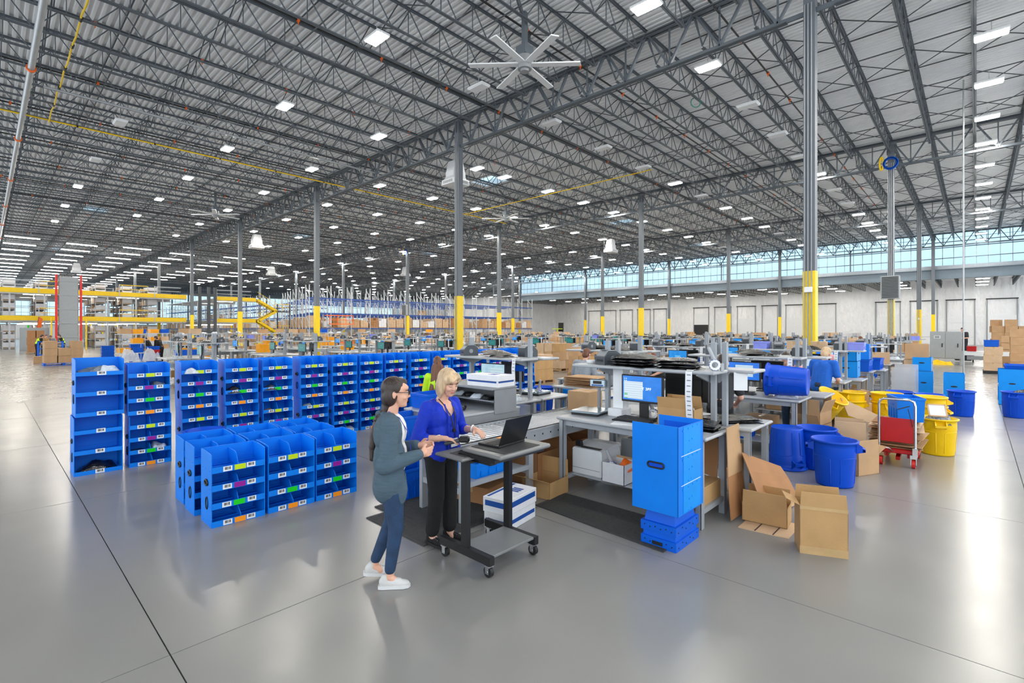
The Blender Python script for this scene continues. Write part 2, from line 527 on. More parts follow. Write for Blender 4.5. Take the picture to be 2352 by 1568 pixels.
def joist_mb(L, d, panel, tw=0.11, rod=0.03):
    """open web joist along x, top of top chord at z = 0"""
    b = MB()
    for s in (-1, 1):
        b.box(0, L, s * 0.012, s * (0.012 + tw / 2), -0.012, 0) if s > 0 else b.box(0, L, -(0.012 + tw / 2), -0.012, -0.012, 0)
        b.box(0, L, s * 0.012 - 0.005, s * 0.012 + 0.005, -0.07, 0)
        b.box(panel * .6, L - panel * .6, min(s * .012, s * .065), max(s * .012, s * .065), -d, -d + 0.012)
        b.box(panel * .6, L - panel * .6, s * 0.012 - 0.005, s * 0.012 + 0.005, -d, -d + 0.06)
    n = int(L / panel)
    p = L / n
    for i in range(n):
        x = i * p
        b.bar((x + .02, 0, -0.05), (x + p / 2, 0, -d + 0.03), rod)
        b.bar((x + p / 2, 0, -d + 0.03), (x + p - .02, 0, -0.05), rod)
        if i: b.bar((x, 0, -0.05), (x, 0, -d + 0.03), rod * .8)
    return b
JL = 18.29
me_j = joist_mb(JL - 0.1, 0.9, 1.22).mesh('bar_joist', 'steel')
me_j2 = joist_mb(18.2, 0.9, 1.3).mesh('bar_joist', 'steel_dark')
jy = []
k = -9
while CY[1] + 15.24 / 9 * k < 156:
    jy.append(CY[1] + 15.24 / 9 * k); k += 1
cand = []
for r, x in enumerate(RX[:-1]):
    for y in jy:
        if y < -0.25 * (x + JL) - 4: continue
        dz = math.hypot(x + JL / 2, y)
        cand.append((dz, x, y, 0))
for y in jy:
    if y > 70:
        cand.append((math.hypot(80, y), 71.0, y, 0)); cand.append((math.hypot(98, y), 86.5, y, 0))
    elif y > -8: cand.append((math.hypot(80, y), 71.15, y, 1))
cand.sort()
rest = MB()
def far_joist(b, x, y, z, d, L):
    b.box(x, x + L, y - .06, y + .06, z - .06, z); b.box(x, x + L, y - .06, y + .06, z - d, z - d + .06)
    n = 14; p = L / n
    for i in range(n):
        b.bar((x + i * p, y, z - .05), (x + i * p + p / 2, y, z - d), .035); b.bar((x + i * p + p / 2, y, z - d), (x + i * p + p, y, z - .05), .035)
for i, (dz, x, y, lo) in enumerate(cand):
    z = 8.55 if lo else ZD
    if i < 290: put('bar_joist', me_j2 if lo else me_j, ceiling, (x + 0.05, y, z))
    else: far_joist(rest, x, y, z, 0.9, JL - .1)
o = struct('distant_joists', rest, 'steel', par=ceiling); o['kind'] = 'stuff'

# bridging: two rods crossing between neighbouring joists, several lines to a bay
for x in RX[:-1]:
    for fx in (0.2, 0.42, 0.62, 0.82):
        b = MB(); xx = x + JL * fx
        ys = [y for y in jy if y > -0.25 * xx - 6 and y < 120]
        for a, c in zip(ys, ys[1:]):
            b.bar((xx, a, ZD - .06), (xx, c, ZD - .86), .028); b.bar((xx + .03, a, ZD - .86), (xx + .03, c, ZD - .06), .028)
        o = struct('bridging', b, 'steel_dark', par=ceiling); o['kind'] = 'stuff'
    for fx in (0.08, 0.3, 0.52, 0.72, 0.93):
        b = MB(); xx = x + JL * fx
        ya = max(-8, -0.25 * xx - 6)
        b.bar((xx, ya, ZD - .88), (xx, 120, ZD - .88), .035); b.bar((xx, ya, ZD - .07), (xx, 120, ZD - .07), .035)
        struct('bridging_rod', b, 'steel_dark', par=ceiling)

# joist girders along every column row
gd = MB()
GL = 15.24
gd.box(-.13, .13, 0, GL, ZD - .24, ZD - .215).box(-.02, .02, 0, GL, ZD - .24, ZD - .11).box(-.13, .13, 0, GL, ZD - .115, ZD - .1)
gd.box(-.11, .11, .6, GL - .6, 10.97, 10.995).box(-.03, .03, 0, GL, 10.97, 11.1)
np_ = 9; p = GL / np_
for i in range(np_):
    gd.bar((0, i * p + .08, ZD - .2), (0, i * p + p / 2, 11.05), .1, .07); gd.bar((0, i * p + p / 2, 11.05), (0, i * p + p - .08, ZD - .2), .1, .07)
    gd.bar((0, i * p + p / 2, 11.05), (0, i * p + p / 2, ZD - .2), .05)
    if i: gd.bar((.0, i * p, ZD - .2), (.75, i * p, ZD - .82), .04); gd.bar((.0, i * p, ZD - .2), (-.75, i * p, ZD - .82), .04)
me_g = gd.mesh('joist_girder', 'steel')
for r, x in enumerate(RX):
    for k, y in enumerate(CY[:-1]):
        if r == 4 and y > 72: continue
        put('joist_girder', me_g, ceiling, (x, y, 0))

# columns
def column(label, conduits=0, guard=3.66, a=0.29, h=12.2, panel=False, base=0):
    c = T('column', label, None); c['kind'] = 'structure'
    b = MB(); q = a / 2
    b.box(-q, q, -q, q, 0, h).box(-.24, .24, -.24, .24, h, h + .09); b.box(-.2, .2, -.012, .012, h - .5, h).box(-.012, .012, -.2, .2, h - .5, h)
    P(c, 'post', b, 'column')
    g = q + .012
    P(c, 'guard', MB().box(-g, g, -g, g, 0.0, guard), 'guard')
    for i in range(conduits):
        # conduits climb the corner of the post facing the aisle
        t = (i - (conduits - 1) / 2) * (0.075 if panel else .085) + (0 if panel else .02)
        P(c, 'conduit', MB().cyl((-g - .025, t, 0.9), (-g - .025, t, 11.2), .015 if not panel else .022, n=8), 'conduit' if panel else 'bench_leg')
    return c
c0 = column('slim grey roof column with yellow guard sleeve at its foot')
used0 = False
spec_ = {(1, 1): ('thick grey column with conduits and small thermostat box on its yellow guard', 3),
         (1, 2): ('grey column with pale conduits rising behind the blue bin row', 2),
         (2, 1): ('grey column with pale conduits and louvred speaker box', 4),
         (3, 1): ('grey column with round badge on its yellow guard', 2),
         (2, 4): ('grey column with blue hose coil near its head and grey box', 2)}
for r, x in enumerate(RX):
    for k, y in enumerate(CY):
        if r == 0 or (k == 0): continue
        if r == 4 and y > 72: continue
        if (r, k) in spec_:
            lab, n = spec_[r, k]
            c = column(lab, n, panel=(r, k) == (2, 1))
            c.location = (x, y, 0)
            if (r, k) == (1, 1):
                P(c, 'thermostat', MB().cbox(-.27, -.2, -.1, .1, 3.05, 3.2, .01), 'white')
            if (r, k) in ((2, 1), (2, 4)):
                sb = P(c, 'louvre_box', MB().cbox(-.5, -.22, -.42, .42, 3.7, 4.95, .02), 'cabinet')
                lv = MB()
                for q in range(14): lv.bar((-.505, -.36, 3.78 + q * .083), (-.505, .36, 3.78 + q * .083), .02, .05)
                P(sb, 'louvre', lv, 'black')
                hs = MB()
                for q in range(4):
                    hs.tube([(-.3, .33 * math.cos(t * PI / 8) * (1 - .06 * q), 11.15 + .33 * math.sin(t * PI / 8) * (1 - .06 * q)) for t in range(16)], .035, 6, closed=True)
                P(c, 'hose_coil', hs, 'tote', label='coiled blue air hose')
                P(c, 'hose_coil', MB().tube([(-.28, .4 + .08 * math.cos(t * PI / 8), 11.2 + .36 * math.sin(t * PI / 8)) for t in range(16)], .05, 6, closed=True), 'yellow', label='coiled yellow hose')
            if (r, k) == (3, 1):
                P(c, 'badge', MB().cyl((-.16, 0, 2.9), (-.19, 0, 2.9), .08, n=16), 'white')
        else:
            a = c0 if not used0 else dup(c0)
            used0 = True
            a.location = (x, y, 0)
            if r == 4: a['label'] = 'slim grey column under the clerestory beam with yellow foot'; a['group'] = 'clerestory columns'
            else: a['group'] = 'slim roof columns'

# clerestory: translucent panels over a deep fascia beam, lower dock bay behind
w1 = struct('window_1', MB().box(71.5, 71.6, -9, 64.6, 8.86, 8.98), 'beam_light', 'long band of translucent blue panels above the dock beam')
me_p = MB().box(0, .012, 0, .9, 0, 3.6).box(-.03, .0, -.03, .03, 0, 3.6, 1).mesh('pane', ['pane', 'beam_light'])
for k in range(82):
    y = -9 + .9 * k
    if y < 64: put('pane', me_p, w1, (71.62, y, 8.93))
for z in (9.75, 10.9, 11.5): struct('girt', MB().box(71.42, 71.52, -9, 64.6, z - .04, z + .04), 'steel', par=w1)
for k in range(-1, 10): struct('mullion', MB().box(71.3, 71.44, CY[1] + 7.62 * (k - .5) - .06 + 3.81, CY[1] + 7.62 * (k - .5) + .06 + 3.81, 8.7, 11.5), 'steel', par=w1)
bm = struct('trim_1', MB().box(71.25, 71.45, -9, 64.6, 7.55, 8.5, 0).box(71.0, 71.5, -9, 64.6, 8.5, 8.56, 0).box(71.2, 71.5, -9, 64.6, 8.56, 8.95, 1).box(71.0, 71.5, -9, 64.6, 7.5, 7.55, 0), ['beam', 'beam_light'], 'deep blue grey fascia beam under the clerestory')
struct('ceiling_dock', MB().box(71.5, 89.4, -9, 70, 8.6, 8.7), 'deck', 'lower dark joisted ceiling over the dock bay')
# dock wall
XW = 89.3
wl = MB()
wl.box(XW, XW + .3, -9, 70.2, 0, 8.6)
wall = struct('wall_dock', wl, 'blanket', 'long white insulated dock wall')
vp = MB()
for y in range(-8, 70, 3): vp.box(XW - .02, XW, y - .02, y + .02, 2.6, 8.5)
struct('seam', vp, 'white', par=wall)
def dock_door(n, y0, y1, opened=False):
    d = MB()
    zt = 4.1
    lab = 'white dock door standing partly open on a dark trailer' if opened else 'white sectional dock door, %s along the dock wall' % n
    f = MB().box(XW - .14, XW - .02, y0 - .05, y0 + .05, 0, 6.0).box(XW - .14, XW - .02, y1 - .05, y1 + .05, 0, 6.0)
    o = struct('door_%d' % DN[0], f, 'bench_dark', lab); DN[0] += 1
    struct('torsion_bar', MB().cyl((XW - .2, y0 - .1, 6.0), (XW - .2, y1 + .1, 6.0), .07, n=6), 'black', par=o)
    zz = [0, 1.0, 1.95, 2.9, 3.9] if not opened else [2.9, 3.9, 4.9]
    for a, b in zip(zz, zz[1:]): struct('panel', MB().box(XW - .1, XW - .03, y0 + .06, y1 - .06, a + .012, b - .012), 'doorwhite', par=o)
    if opened: struct('trailer_opening', MB().box(XW - .05, XW - .02, y0 + .06, y1 - .06, 0, 2.9), 'black', par=o)
DN = [1]
ords = ['first', 'second', 'third', 'fourth', 'fifth', 'sixth', 'seventh', 'eighth', 'ninth', 'tenth', 'eleventh', 'twelfth', 'thirteenth', 'fourteenth', 'fifteenth', 'sixteenth']
def wy(px, wx=XW):
    t = (px - 1176) / 1139.0; c, s = math.cos(YAW), math.sin(YAW)
    return wx * (s - t * c) / (c + t * s)
DOORS = [(-3.78, -1.0), (.16, 2.96), (3.91, 6.79), (7.91, 10.73), (15.7, 18.25), (20.0, 22.6), (23.85, 26.18), (27.28, 30.18), (31.27, 34.06), (35.14, 37.86), (43.2, 45.8), (46.54, 49.27), (50.44, 53.22), (54.24, 57.18), (57.93, 60.9)]
for i, (a, b) in enumerate(DOORS): dock_door(ords[i], a, b, i == 9)
struct('wall_bay_end', MB().box(71.2, XW, 70, 70.2, 0, 8.6), 'blanket', 'white insulated end wall of the dock bay')
struct('wall_far', MB().box(103, 103.3, 70.2, 157, 0, 12.6), 'blanket', 'white insulated wall beyond the pallet racks')
we = MB().box(-14, 103, 156, 156.3, 0, 3.2)
we.box(-14, 103, 156, 156.3, 11.4, 12.6)
struct('wall_end', we, 'blanket', 'pale end wall beyond the mezzanine')
w2 = struct('window_2', MB().box(-14, 103, 155.9, 156, 3.1, 3.3), 'beam_light', 'translucent panel band in the far end wall')
me_p2 = MB().box(0, 1.17, 0, .012, 0, 8.3).box(-.03, .03, -.03, .0, 0, 8.3, 1).mesh('pane', ['pane', 'beam_light'])
for k in range(100): put('pane', me_p2, w2, (-14 + 1.17 * k, 156.1, 3.15))
for z in (5.2, 7.3, 9.4): struct('girt', MB().box(-14, 103, 155.85, 155.95, z - .05, z + .05), 'steel', par=w2)
M['green_hose'] = mat('green hose', (40, 130, 110), .5, var=.05)
# ================================================================ CEILING FIXTURES
LX = [4.2, 8.54, 12.95, 17.4, 21.6, 25.75, 29.85, 33.95, 38.5, 43.3, 47.9, 52.3, 56.7, 61.1, 65.5, 69.7, 75, 81, 87, 93, 98.5]  # columns past the clerestory line are added to brighten the far wall
LY = [-7.5, -0.34, 6.88, 13.87, 20.85, 27.9, 35.0, 42.2, 49.5, 57.2, 64.4, 71.6, 78.8, 86, 93.2, 100.4, 107.6, 114.8]  # first row hangs out of view, added to balance the light
OFF = {(13, 14), (4, 28), (4, 35), (17, 14), (22, 7), (26, 7), (26, 14), (22, 14), (38, 7), (43, 7), (30, 7), (52, 14), (34, 14), (57, 21)}
def highbay(lit):
    t = T('high_bay_light', 'pale square high bay light, lit, hung from the joists' if lit else 'white high bay light, switched off, hung from the joists', 'light', group='lit high bay lights' if lit else 'unlit high bay lights')
    P(t, 'housing', MB().cbox(-.23, .23, -.41, .41, .02, .1, .015), 'white')
    P(t, 'lens', MB().cbox(-.2, .2, -.38, .38, -.01, .03, .01), 'lamp' if lit else 'lampoff')
    P(t, 'hanger', MB().bar((0, 0, .1), (0, 0, .46), .02), 'conduit'); P(t, 'driver_box', MB().box(-.04, .04, -.12, .12, .1, .17), 'conduit')
    return t
hb, hbo = highbay(True), highbay(False)
for x in LX:
    for y in LY:
        if y > 60 and x < 26: continue
        if x < 5 and y < 24: continue
        off = (round(x), round(y)) in OFF
        if y < -1 and x > 30: continue
        if x > 71 and y < 72: continue
        place(hbo if off else hb, USED, (19.35 if (round(x), round(y)) == (17, 21) else x, y, 11.2))
# dock bay lights and strip lights over the mezzanine
dl = T('dock_light', 'small oblong light under the low dock bay ceiling', 'light', group='dock bay lights')
P(dl, 'housing', MB().cbox(-.25, .25, -.6, .6, .03, .12, .02), 'white'); P(dl, 'hanger', MB().bar((0, 0, .12), (0, 0, 1.05), .03), 'conduit'); P(dl, 'lens', MB().box(-.2, .2, -.55, .55, 0, .03), 'lamp_dock')
for x in (75, 80, 85.5):
    for y in (-.5, 7, 14.5, 22, 29.5, 37, 44.5, 52, 59.5): place(dl, USED, (x, y, 7.6))
sl = T('strip_light', 'long linear light over the mezzanine', 'light', group='strip lights over the mezzanine')
P(sl, 'housing', MB().box(-1.2, 1.2, -.1, .1, .04, .14), 'white'); P(sl, 'hanger', MB().bar((0, 0, .14), (0, 0, .95), .02), 'conduit'); P(sl, 'lens', MB().box(-1.2, 1.2, -.085, .085, 0, .04), 'strip')
for i, x in enumerate((2.6, 7, 11.4, 15.8, 21, 27)):
    for k in range(15 if x < 20 else 8):
        y = 66 + 5.4 * k + (1.1 if i % 2 else 0)
        place(sl, USED, (x, y, 10.7))

# skylights
def skylight(lab):
    t = T('skylight', lab, 'skylight')
    P(t, 'curb', MB().box(-.85, .85, -1.35, -1.28, 0, .45).box(-.85, .85, 1.28, 1.35, 0, .45).box(-.85, -.78, -1.35, 1.35, 0, .45).box(.78, .85, -1.35, 1.35, 0, .45), 'white')
    P(t, 'dome', MB().box(-.8, .8, -1.3, 1.3, .4, .42), 'pane')
    P(t, 'glazing_bar', MB().box(-.8, .8, -.02, .02, .36, .4), 'white')
    return t
sk = skylight('pale blue skylight in the roof deck')
for sx, sy in SKY: place(sk, USED, (sx, sy, ZD + .01), group='roof skylights')

# hanging white air units
def air_unit():
    t = T('air_unit', 'white evaporative cooler hung on a square duct', 'air unit')
    b = MB()
    b.prism([(-.5, 1.75), (.5, 1.75), (.75, .95), (-.75, .95)], -.5, .5, 1)
    b.box(-.72, .72, -.6, .6, .55, .95); b.prism([(-.72, .55), (.72, .55), (.95, .3), (-.95, .3)], -.62, .62, 1)
    P(t, 'duct', b, 'white')
    P(t, 'diffuser', MB().cbox(-.98, .98, -.9, .9, -.1, .3, .03), 'white')
    g = MB()
    for s in (-1, 1):
        for q in range(9):
            a = -.75 + q * .17
            g.box(a, a + .09, s * .905 - .004, s * .905 + .004, .0, .2); g.box(s * .985 - .004, s * .985 + .004, a * .9, a * .9 + .09, .0, .2)
    P(t, 'grille', g, 'bench_dark')
    P(t, 'hanger', MB().bar((-.9, -.8, .3), (-.9, -.8, 2.2), .02).bar((.9, .8, .3), (.9, .8, 2.2), .02).bar((-.9, .8, .3), (-.9, .8, 2.2), .02).bar((.9, -.8, .3), (.9, -.8, 2.2), .02), 'conduit')
    return t
au = air_unit()
for (x, y), lab in zip([(17.95, 21.1), (18.4, 51.6), (44.4, 27.6), (29.0, 75.6), (9.0, 92), (43, 62)], ['white air unit beside the conduit column above the bin row', 'white air unit over the mezzanine stairs', 'white air unit before the clerestory', 'small white air unit hung far over the pallet racks', 'white air unit above the mezzanine strip lights', 'white air unit over the far pallet racks']):
    place(au, USED, (x, y, 10.05), 0, lab).scale = (.58, .58, .72)

# slow ceiling fans
def fan():
    t = T('ceiling_fan', 'large ceiling fan', 'fan')
    P(t, 'drop_post', MB().bar((0, 0, .35), (0, 0, 1.7), .14, .14).box(-.2, .2, -.2, .2, .3, .6).bar((-1.6, -.85, 1.75), (1.2, .85, 1.75), .1), 'steel')
    P(t, 'hub', MB().cyl((0, 0, -.12), (0, 0, .3), .22, n=18).cyl((0, 0, -.2), (0, 0, -.12), .14, n=18), 'bench_dark')
    for k in range(6):
        b = MB(Matrix.Rotation(k * PI / 3 + .2, 4, 'Z'))
        b.prism([(.2, -.1), (1.75, -.13), (1.8, .1), (.2, .12)], .02, .06)
        P(t, 'blade', b, 'white')
    return t
fn = fan()
for (x, y, z), lab in zip([(11.8, 10.5, 10.4), (11.8, 41.2, 10.5), (27.5, 26.4, 10.5)], ['grey ceiling fan with pale blades nearest the entrance side', 'pale bladed ceiling fan far down the nearest joist bay', 'pale bladed ceiling fan over the middle packing lines']):
    place(fn, USED, (x, y, z), 0, lab)

# pipes, cable runs and sprinklers
def pipe_run(name, label, cat, pts, r, m, rings=None, rm='red', n=8):
    t = T(name, label, cat, pts[0])
    o = Vector(pts[0])
    P(t, 'pipe', MB().tube([Vector(q) - o for q in pts], r, n), m)
    if rings:
        for q in rings: P(t, 'coupling', MB().cyl(Vector(q[0]) - o, Vector(q[1]) - o, r * 1.45, n=n), rm)
    return t
pipe_run('sprinkler_main', 'thick silver sprinkler main with orange couplings along the joists', 'pipe', [(1.18, 2, 11.3), (1.18, 110, 11.3)], .1, 'conduit', [((1.18, y, 11.3), (1.18, y + .1, 11.3)) for y in (24.5, 34, 43.5, 53, 62.5, 72)], 'orange', 12)
yc = T('cable_run', 'yellow cable with black clips running beside the sprinkler main', 'cable', (2.05, 6, 11.45))
P(yc, 'cable', MB().tube([(.02 * math.sin(k * 2.1), k * .8, .02 * math.cos(k * 1.7)) for k in range(32)], .028, 6), 'yellow')
P(yc, 'clip', MB().box(-.02, .02, 0, .03, -.05, .4), 'black')
for k in range(11): P(yc, 'clip', MB().cyl((0, 1.2 + 2.1 * k, 0), (0, 1.42 + 2.1 * k, 0), .05, n=8), 'black')
pipe_run('gas_line', 'thin yellow gas line crossing under the joists', 'pipe', [(-1, 30.7, 11.5), (32, 30.7, 11.5)], .035, 'yellow', [((x, 30.7, 11.5), (x + .06, 30.7, 11.5)) for x in range(0, 32, 3)], 'black', 6)
pipe_run('gas_branch', 'thin yellow gas branch leading to the middle roof bay', 'pipe', [(27, 14, 11.45), (27, 30.7, 11.45)], .03, 'yellow', None, 'black', 6)
pipe_run('conduit_run', 'paired pale conduit run across the nearest bay', 'conduit', [(1.6, 26.2, 11.35), (16, 26.2, 11.35)], .045, 'conduit', None, n=6)
pipe_run('conduit_drop', 'thin white conduit dropping to the floor near the cabinet', 'conduit', [(28.2, .4, 12.5), (28.2, .4, 0)], .03, 'conduit', None, n=6)
sp = T('sprinkler_line', 'black sprinkler branch line with orange couplings between joists', 'pipe', group='sprinkler branch lines')
P(sp, 'pipe', MB().cyl((0, 0, 0), (72, 0, 0), .035, n=6), 'black')
for k in range(17): P(sp, 'coupling', MB().cyl((1.4 + 3.1 * k, 0, 0), (1.48 + 3.1 * k, 0, 0), .06, n=6).bar((1.44 + 3.1 * k, 0, 0), (1.44 + 3.1 * k, 0, -.14), .03), 'orange')
for k in range(24): place(sp, USED, (-2 + (k % 3) * .7, 3.45 + 1.693 * (1.5 + 3 * k), 12.1))

solo('hose_coil', 'thin green hose coil hung from a joist before the thick column', 'hose', MB().tube([(.15 * math.cos(q * PI / 10), -.14 * math.cos(q * PI / 10), .2 * math.sin(q * PI / 10)) for q in range(20)], .022, 6, closed=True), M['green_hose'], (20.5, 8.62, 11.55))
# ================================================================ BLUE BINS
HEX_ = [M['lime'], M['magenta'], M['green'], M['amber']]
def sheet_poly(W, D, H):
    return [(0, 0), (0, H - .022), (.03, H - .012), (D * .6, H), (D, H), (D, 0)]
me_bar = MB().box(0, .084, -.003, 0, 0, .05).mesh('barcode_label', 'barcode')
me_bar2 = MB().box(0, .1, -.003, 0, 0, .055).mesh('barcode_label', 'barcode')
me_hex = [MB().box(0, .108, -.003, 0, 0, .053).mesh('colour_label', h) for h in ('lime', 'magenta', 'green', 'amber')]
def oval(a, b, n=16): return [(a * math.cos(2 * PI * i / n), b * math.sin(2 * PI * i / n)) for i in range(n)]
def slot(a, b, n=8): return [(a - b + b * math.cos(PI * (i / n - .5)), b * math.sin(PI * (i / n - .5))) for i in range(n + 1)] + [(-a + b + b * math.cos(PI * (i / n + .5)), b * math.sin(PI * (i / n + .5))) for i in range(n + 1)]
me_grom = MB().tube([(-.006, u, v) for u, v in oval(.045, .026)], .011, 6, closed=True).mesh('handle_grommet', 'black')
me_hole = MB().prism(oval(.042, .022), -.003, .0, 0).mesh('handle_hole', 'black')
me_loop = MB().tube([(-.004, u, v) for u, v in oval(.034, .062)], .006, 5, closed=True).mesh('handle_loop', 'black')
BINMESH = {}
def bin_mesh(kind):
    if kind in BINMESH: return BINMESH[kind]
    if kind == 'big': W, D, H, n, pit, lip = .53, .40, .80, 3, .281, .055
    else: W, D, H, n, pit, lip = .515, .36, .75, 4, .182, .06
    m = 'bin'
    sh = MB(); pp = sheet_poly(W, D, H)
    sh.prism(pp, 0, .007, 0).prism(pp, W - .007, W, 0).box(.007, W - .007, D - .007, D, 0, H)
    for z in range(n):                                   # rivets through the sides
        for y in (.05, .2, .3):
            sh.cyl((-.003, y, z * pit + .02), (W + .003, y, z * pit + .02), .006, n=6)
    sf = MB().box(.008, W - .008, .004, D - .008, .002, .009).box(.004, W - .004, -.005, .003, 0, lip).box(.008, W - .008, D - .016, D - .009, .009, .06)
    for x in (.03, .09, W - .09, W - .03): sf.cyl((x, -.0065, lip * .45), (x, -.004, lip * .45), .006, n=8)
    dv = MB().prism([(.02, .01), (.02, .045), (.07, .115), (.12, .13), (D - .01, .13), (D - .01, .01)], W / 2 - .003, W / 2 + .003, 0)
    dt = MB().prism([(.02, .01), (.02, .045), (.09, .155), (.14, .172), (D - .01, .172), (D - .01, .01)], W / 2 - .003, W / 2 + .003, 0)
    BINMESH[kind] = dict(W=W, D=D, H=H, n=n, pit=pit, lip=lip, shell=sh.mesh('shell', m), shelf=sf.mesh('shelf', m), divider=dv.mesh('divider', m), dtop=dt.mesh('divider', m))
    return BINMESH[kind]

def bin_module(kind, label, loc, rz=0, group=None, labels=True, skip=(), full=True, mirror=False):
    b = bin_mesh(kind)
    t = T('shelf_bin', label, 'bin', loc, rz, group)
    P(t, 'shell', b['shell'])
    for i in range(b['n']):
        z = i * b['pit']
        P(t, 'shelf', b['shelf'], (0, 0, z))
        if kind == 'pick':
            dv = P(t, 'divider', b['dtop'] if i == b['n'] - 1 else b['divider'], (0, 0, z))
            if i == 0: dv.rotation_euler = (0, math.radians(-9), 0); dv.location = (.03, 0, z)
        if not labels: continue
        if kind == 'big':
            P(t, 'barcode_label', me_bar2, (b['W'] * .43 + RND.uniform(-.01, .01), -.005, z + .006))
        else:
            j = RND.uniform(-.008, .008)
            P(t, 'barcode_label', me_bar, (.1 + j, -.005, z + .006)); P(t, 'barcode_label', me_bar, (.336 - j, -.005, z + .009))
            if i not in skip: P(t, 'colour_label', me_hex[b['n'] - 1 - i], (.206 + j, -.006, z + .004))
    if full:
        P(t, 'handle_grommet', me_grom, (0, b['D'] * .42, b['H'] * .58)); P(t, 'handle_hole', me_hole, (0, b['D'] * .42, b['H'] * .58))
        P(t, 'handle_grommet', me_grom, (b['W'], b['D'] * .42, b['H'] * .58), PI)
        P(t, 'handle_loop', me_loop, (0, b['D'] * .4, b['H'] * .3))
    return t

# crumpled bags and folded goods
def crumple(seed, w, d, h, nx=10, ny=8, rough=.35, freq=9.0):
    b = MB(); v = []
    for s in (1, -1):
        for j in range(ny + 1):
            for i in range(nx + 1):
                u, q = i / nx, j / ny
                e = min(1, 4.2 * min(u, 1 - u)) * min(1, 4.2 * min(q, 1 - q))
                p = Vector(((u - .5) * w, (q - .5) * d, 0))
                nz = noise.noise(Vector((p.x * freq + seed * 3.1, p.y * freq, seed))) * rough
                n2 = noise.noise(Vector((p.x * freq * .5, p.y * freq * .5 + seed, 7.7)))
                z = h * e ** .5 * (.62 + .5 * n2 + nz) if s > 0 else 0.0
                v.append((p.x * (1 + .08 * n2), p.y * (1 + .08 * nz), max(z, .004 if s > 0 else 0)))
    k = (nx + 1) * (ny + 1); f = []
    for j in range(ny):
        for i in range(nx):
            a = j * (nx + 1) + i
            f.append((a, a + 1, a + nx + 2, a + nx + 1)); f.append((k + a, k + a + nx + 1, k + a + nx + 2, k + a + 1))
    rim = [i for i in range(nx + 1)] + [(j + 1) * (nx + 1) - 1 for j in range(1, ny + 1)] + [ny * (nx + 1) + i for i in range(nx - 1, -1, -1)] + [j * (nx + 1) for j in range(ny - 1, 0, -1)]
    for a, c in zip(rim, rim[1:] + rim[:1]): f.append((a, k + a, k + c, c))
    return b.add(v, f)

def bag(label, loc, w, d, h, m='clearbag', seed=1, rz=0, cat='bag', group=None, name='poly_bag', rough=.35):
    return solo(name, label, cat, crumple(seed, w, d, h, rough=rough), m, loc, rz, group)

# --- the long row of two-high stacks (fronts on y = 8.95) -------------------
bin_module('big', 'lower wide three-shelf blue bin starting the long row, dark bag inside', (.845, 8.94, 0), 0)
bin_module('big', 'upper wide three-shelf blue bin starting the long row, clothes on top', (.862, 8.95, .80), 0)
bag('black and grey poly bags lying in the bottom of the wide blue bin', (1.11, 9.12, .012), .46, .28, .17, 'polybag', 3)
bag('folded grey garment on top of the wide blue bin stack', (1.07, 9.13, .80 + .575), .4, .26, .13, 'greybag', 4, cat='clothes', name='folded_garment')
bag('white folded garment beside the grey one on the wide bin stack', (1.25, 9.11, .80 + .575), .26, .22, .14, 'clearbag', 5, cat='clothes', name='folded_garment')
RX0 = [1.452, 2.125, 2.737, 3.32, 3.975, 4.58, 5.15, 5.76, 6.365, 6.97, 7.57, 8.17, 8.77, 9.37, 9.97]
onames = ['second', 'third', 'fourth', 'fifth', 'sixth', 'seventh', 'eighth', 'ninth', 'tenth', 'eleventh', 'twelfth', 'thirteenth', 'fourteenth', 'fifteenth', 'sixteenth']
for i, x in enumerate(RX0):
    y = 8.95 + (.03 if i % 3 == 1 else 0) + (.06 if 1 <= i <= 3 else 0)
    bin_module('pick', 'lower eight-pocket blue bin of the %s stack in the long row' % onames[i], (x, y, 0), RND.uniform(-.012, .012))
    bin_module('pick', 'upper eight-pocket blue bin of the %s stack in the long row' % onames[i], (x - .012 + RND.uniform(-.01, .01), y + .01, .752), RND.uniform(-.012, .012))
def inbin(i, up, lev, right, lab, m, seed, w=.21, h=.12):
    x = RX0[i] + (.385 if right else .13); y = 8.95 + .17; z = (.752 if up else 0) + lev * .182 + .011
    bag(lab, (x, y, z), w, .24, h, m, seed)
inbin(0, 1, 2, 1, 'bagged blue grey shirt in the second stack of the bin row', 'greybag', 11)
inbin(0, 0, 1, 1, 'white bagged garment in the lower bin of the second stack', 'clearbag', 12)
inbin(0, 0, 1, 0, 'dark bagged garment beside the white one in the second stack', 'darkbag', 13, h=.05)
inbin(1, 1, 3, 0, 'white crumpled bag lying on top of the third bin stack', 'clearbag', 14)
inbin(2, 1, 1, 0, 'black glossy bag in a pocket of the fourth bin stack', 'polybag', 15, .22)
inbin(3, 1, 1, 0, 'dark bagged shirt bulging from the fifth bin stack', 'darkbag', 16, .23, .11)
inbin(3, 0, 3, 0, 'brown bagged item in the fifth bin stack, lower bin', 'card_dark', 17, .17, .06)
inbin(4, 0, 3, 0, 'grey flat package in the sixth bin stack', 'greybag', 18, .18, .1)
inbin(5, 1, 3, 0, 'white sliver of paper on top of the seventh bin stack', 'paper', 19, .1, .02)
inbin(5, 0, 0, 1, 'clear bag spilling out of the seventh stack at the floor', 'clearbag', 20, .24, .1)
inbin(6, 0, 1, 1, 'dark bag in the lower bin of the eighth stack', 'darkbag', 21)
inbin(8, 1, 2, 0, 'pale folded bag in the tenth bin stack', 'clearbag', 22, .18, .06)

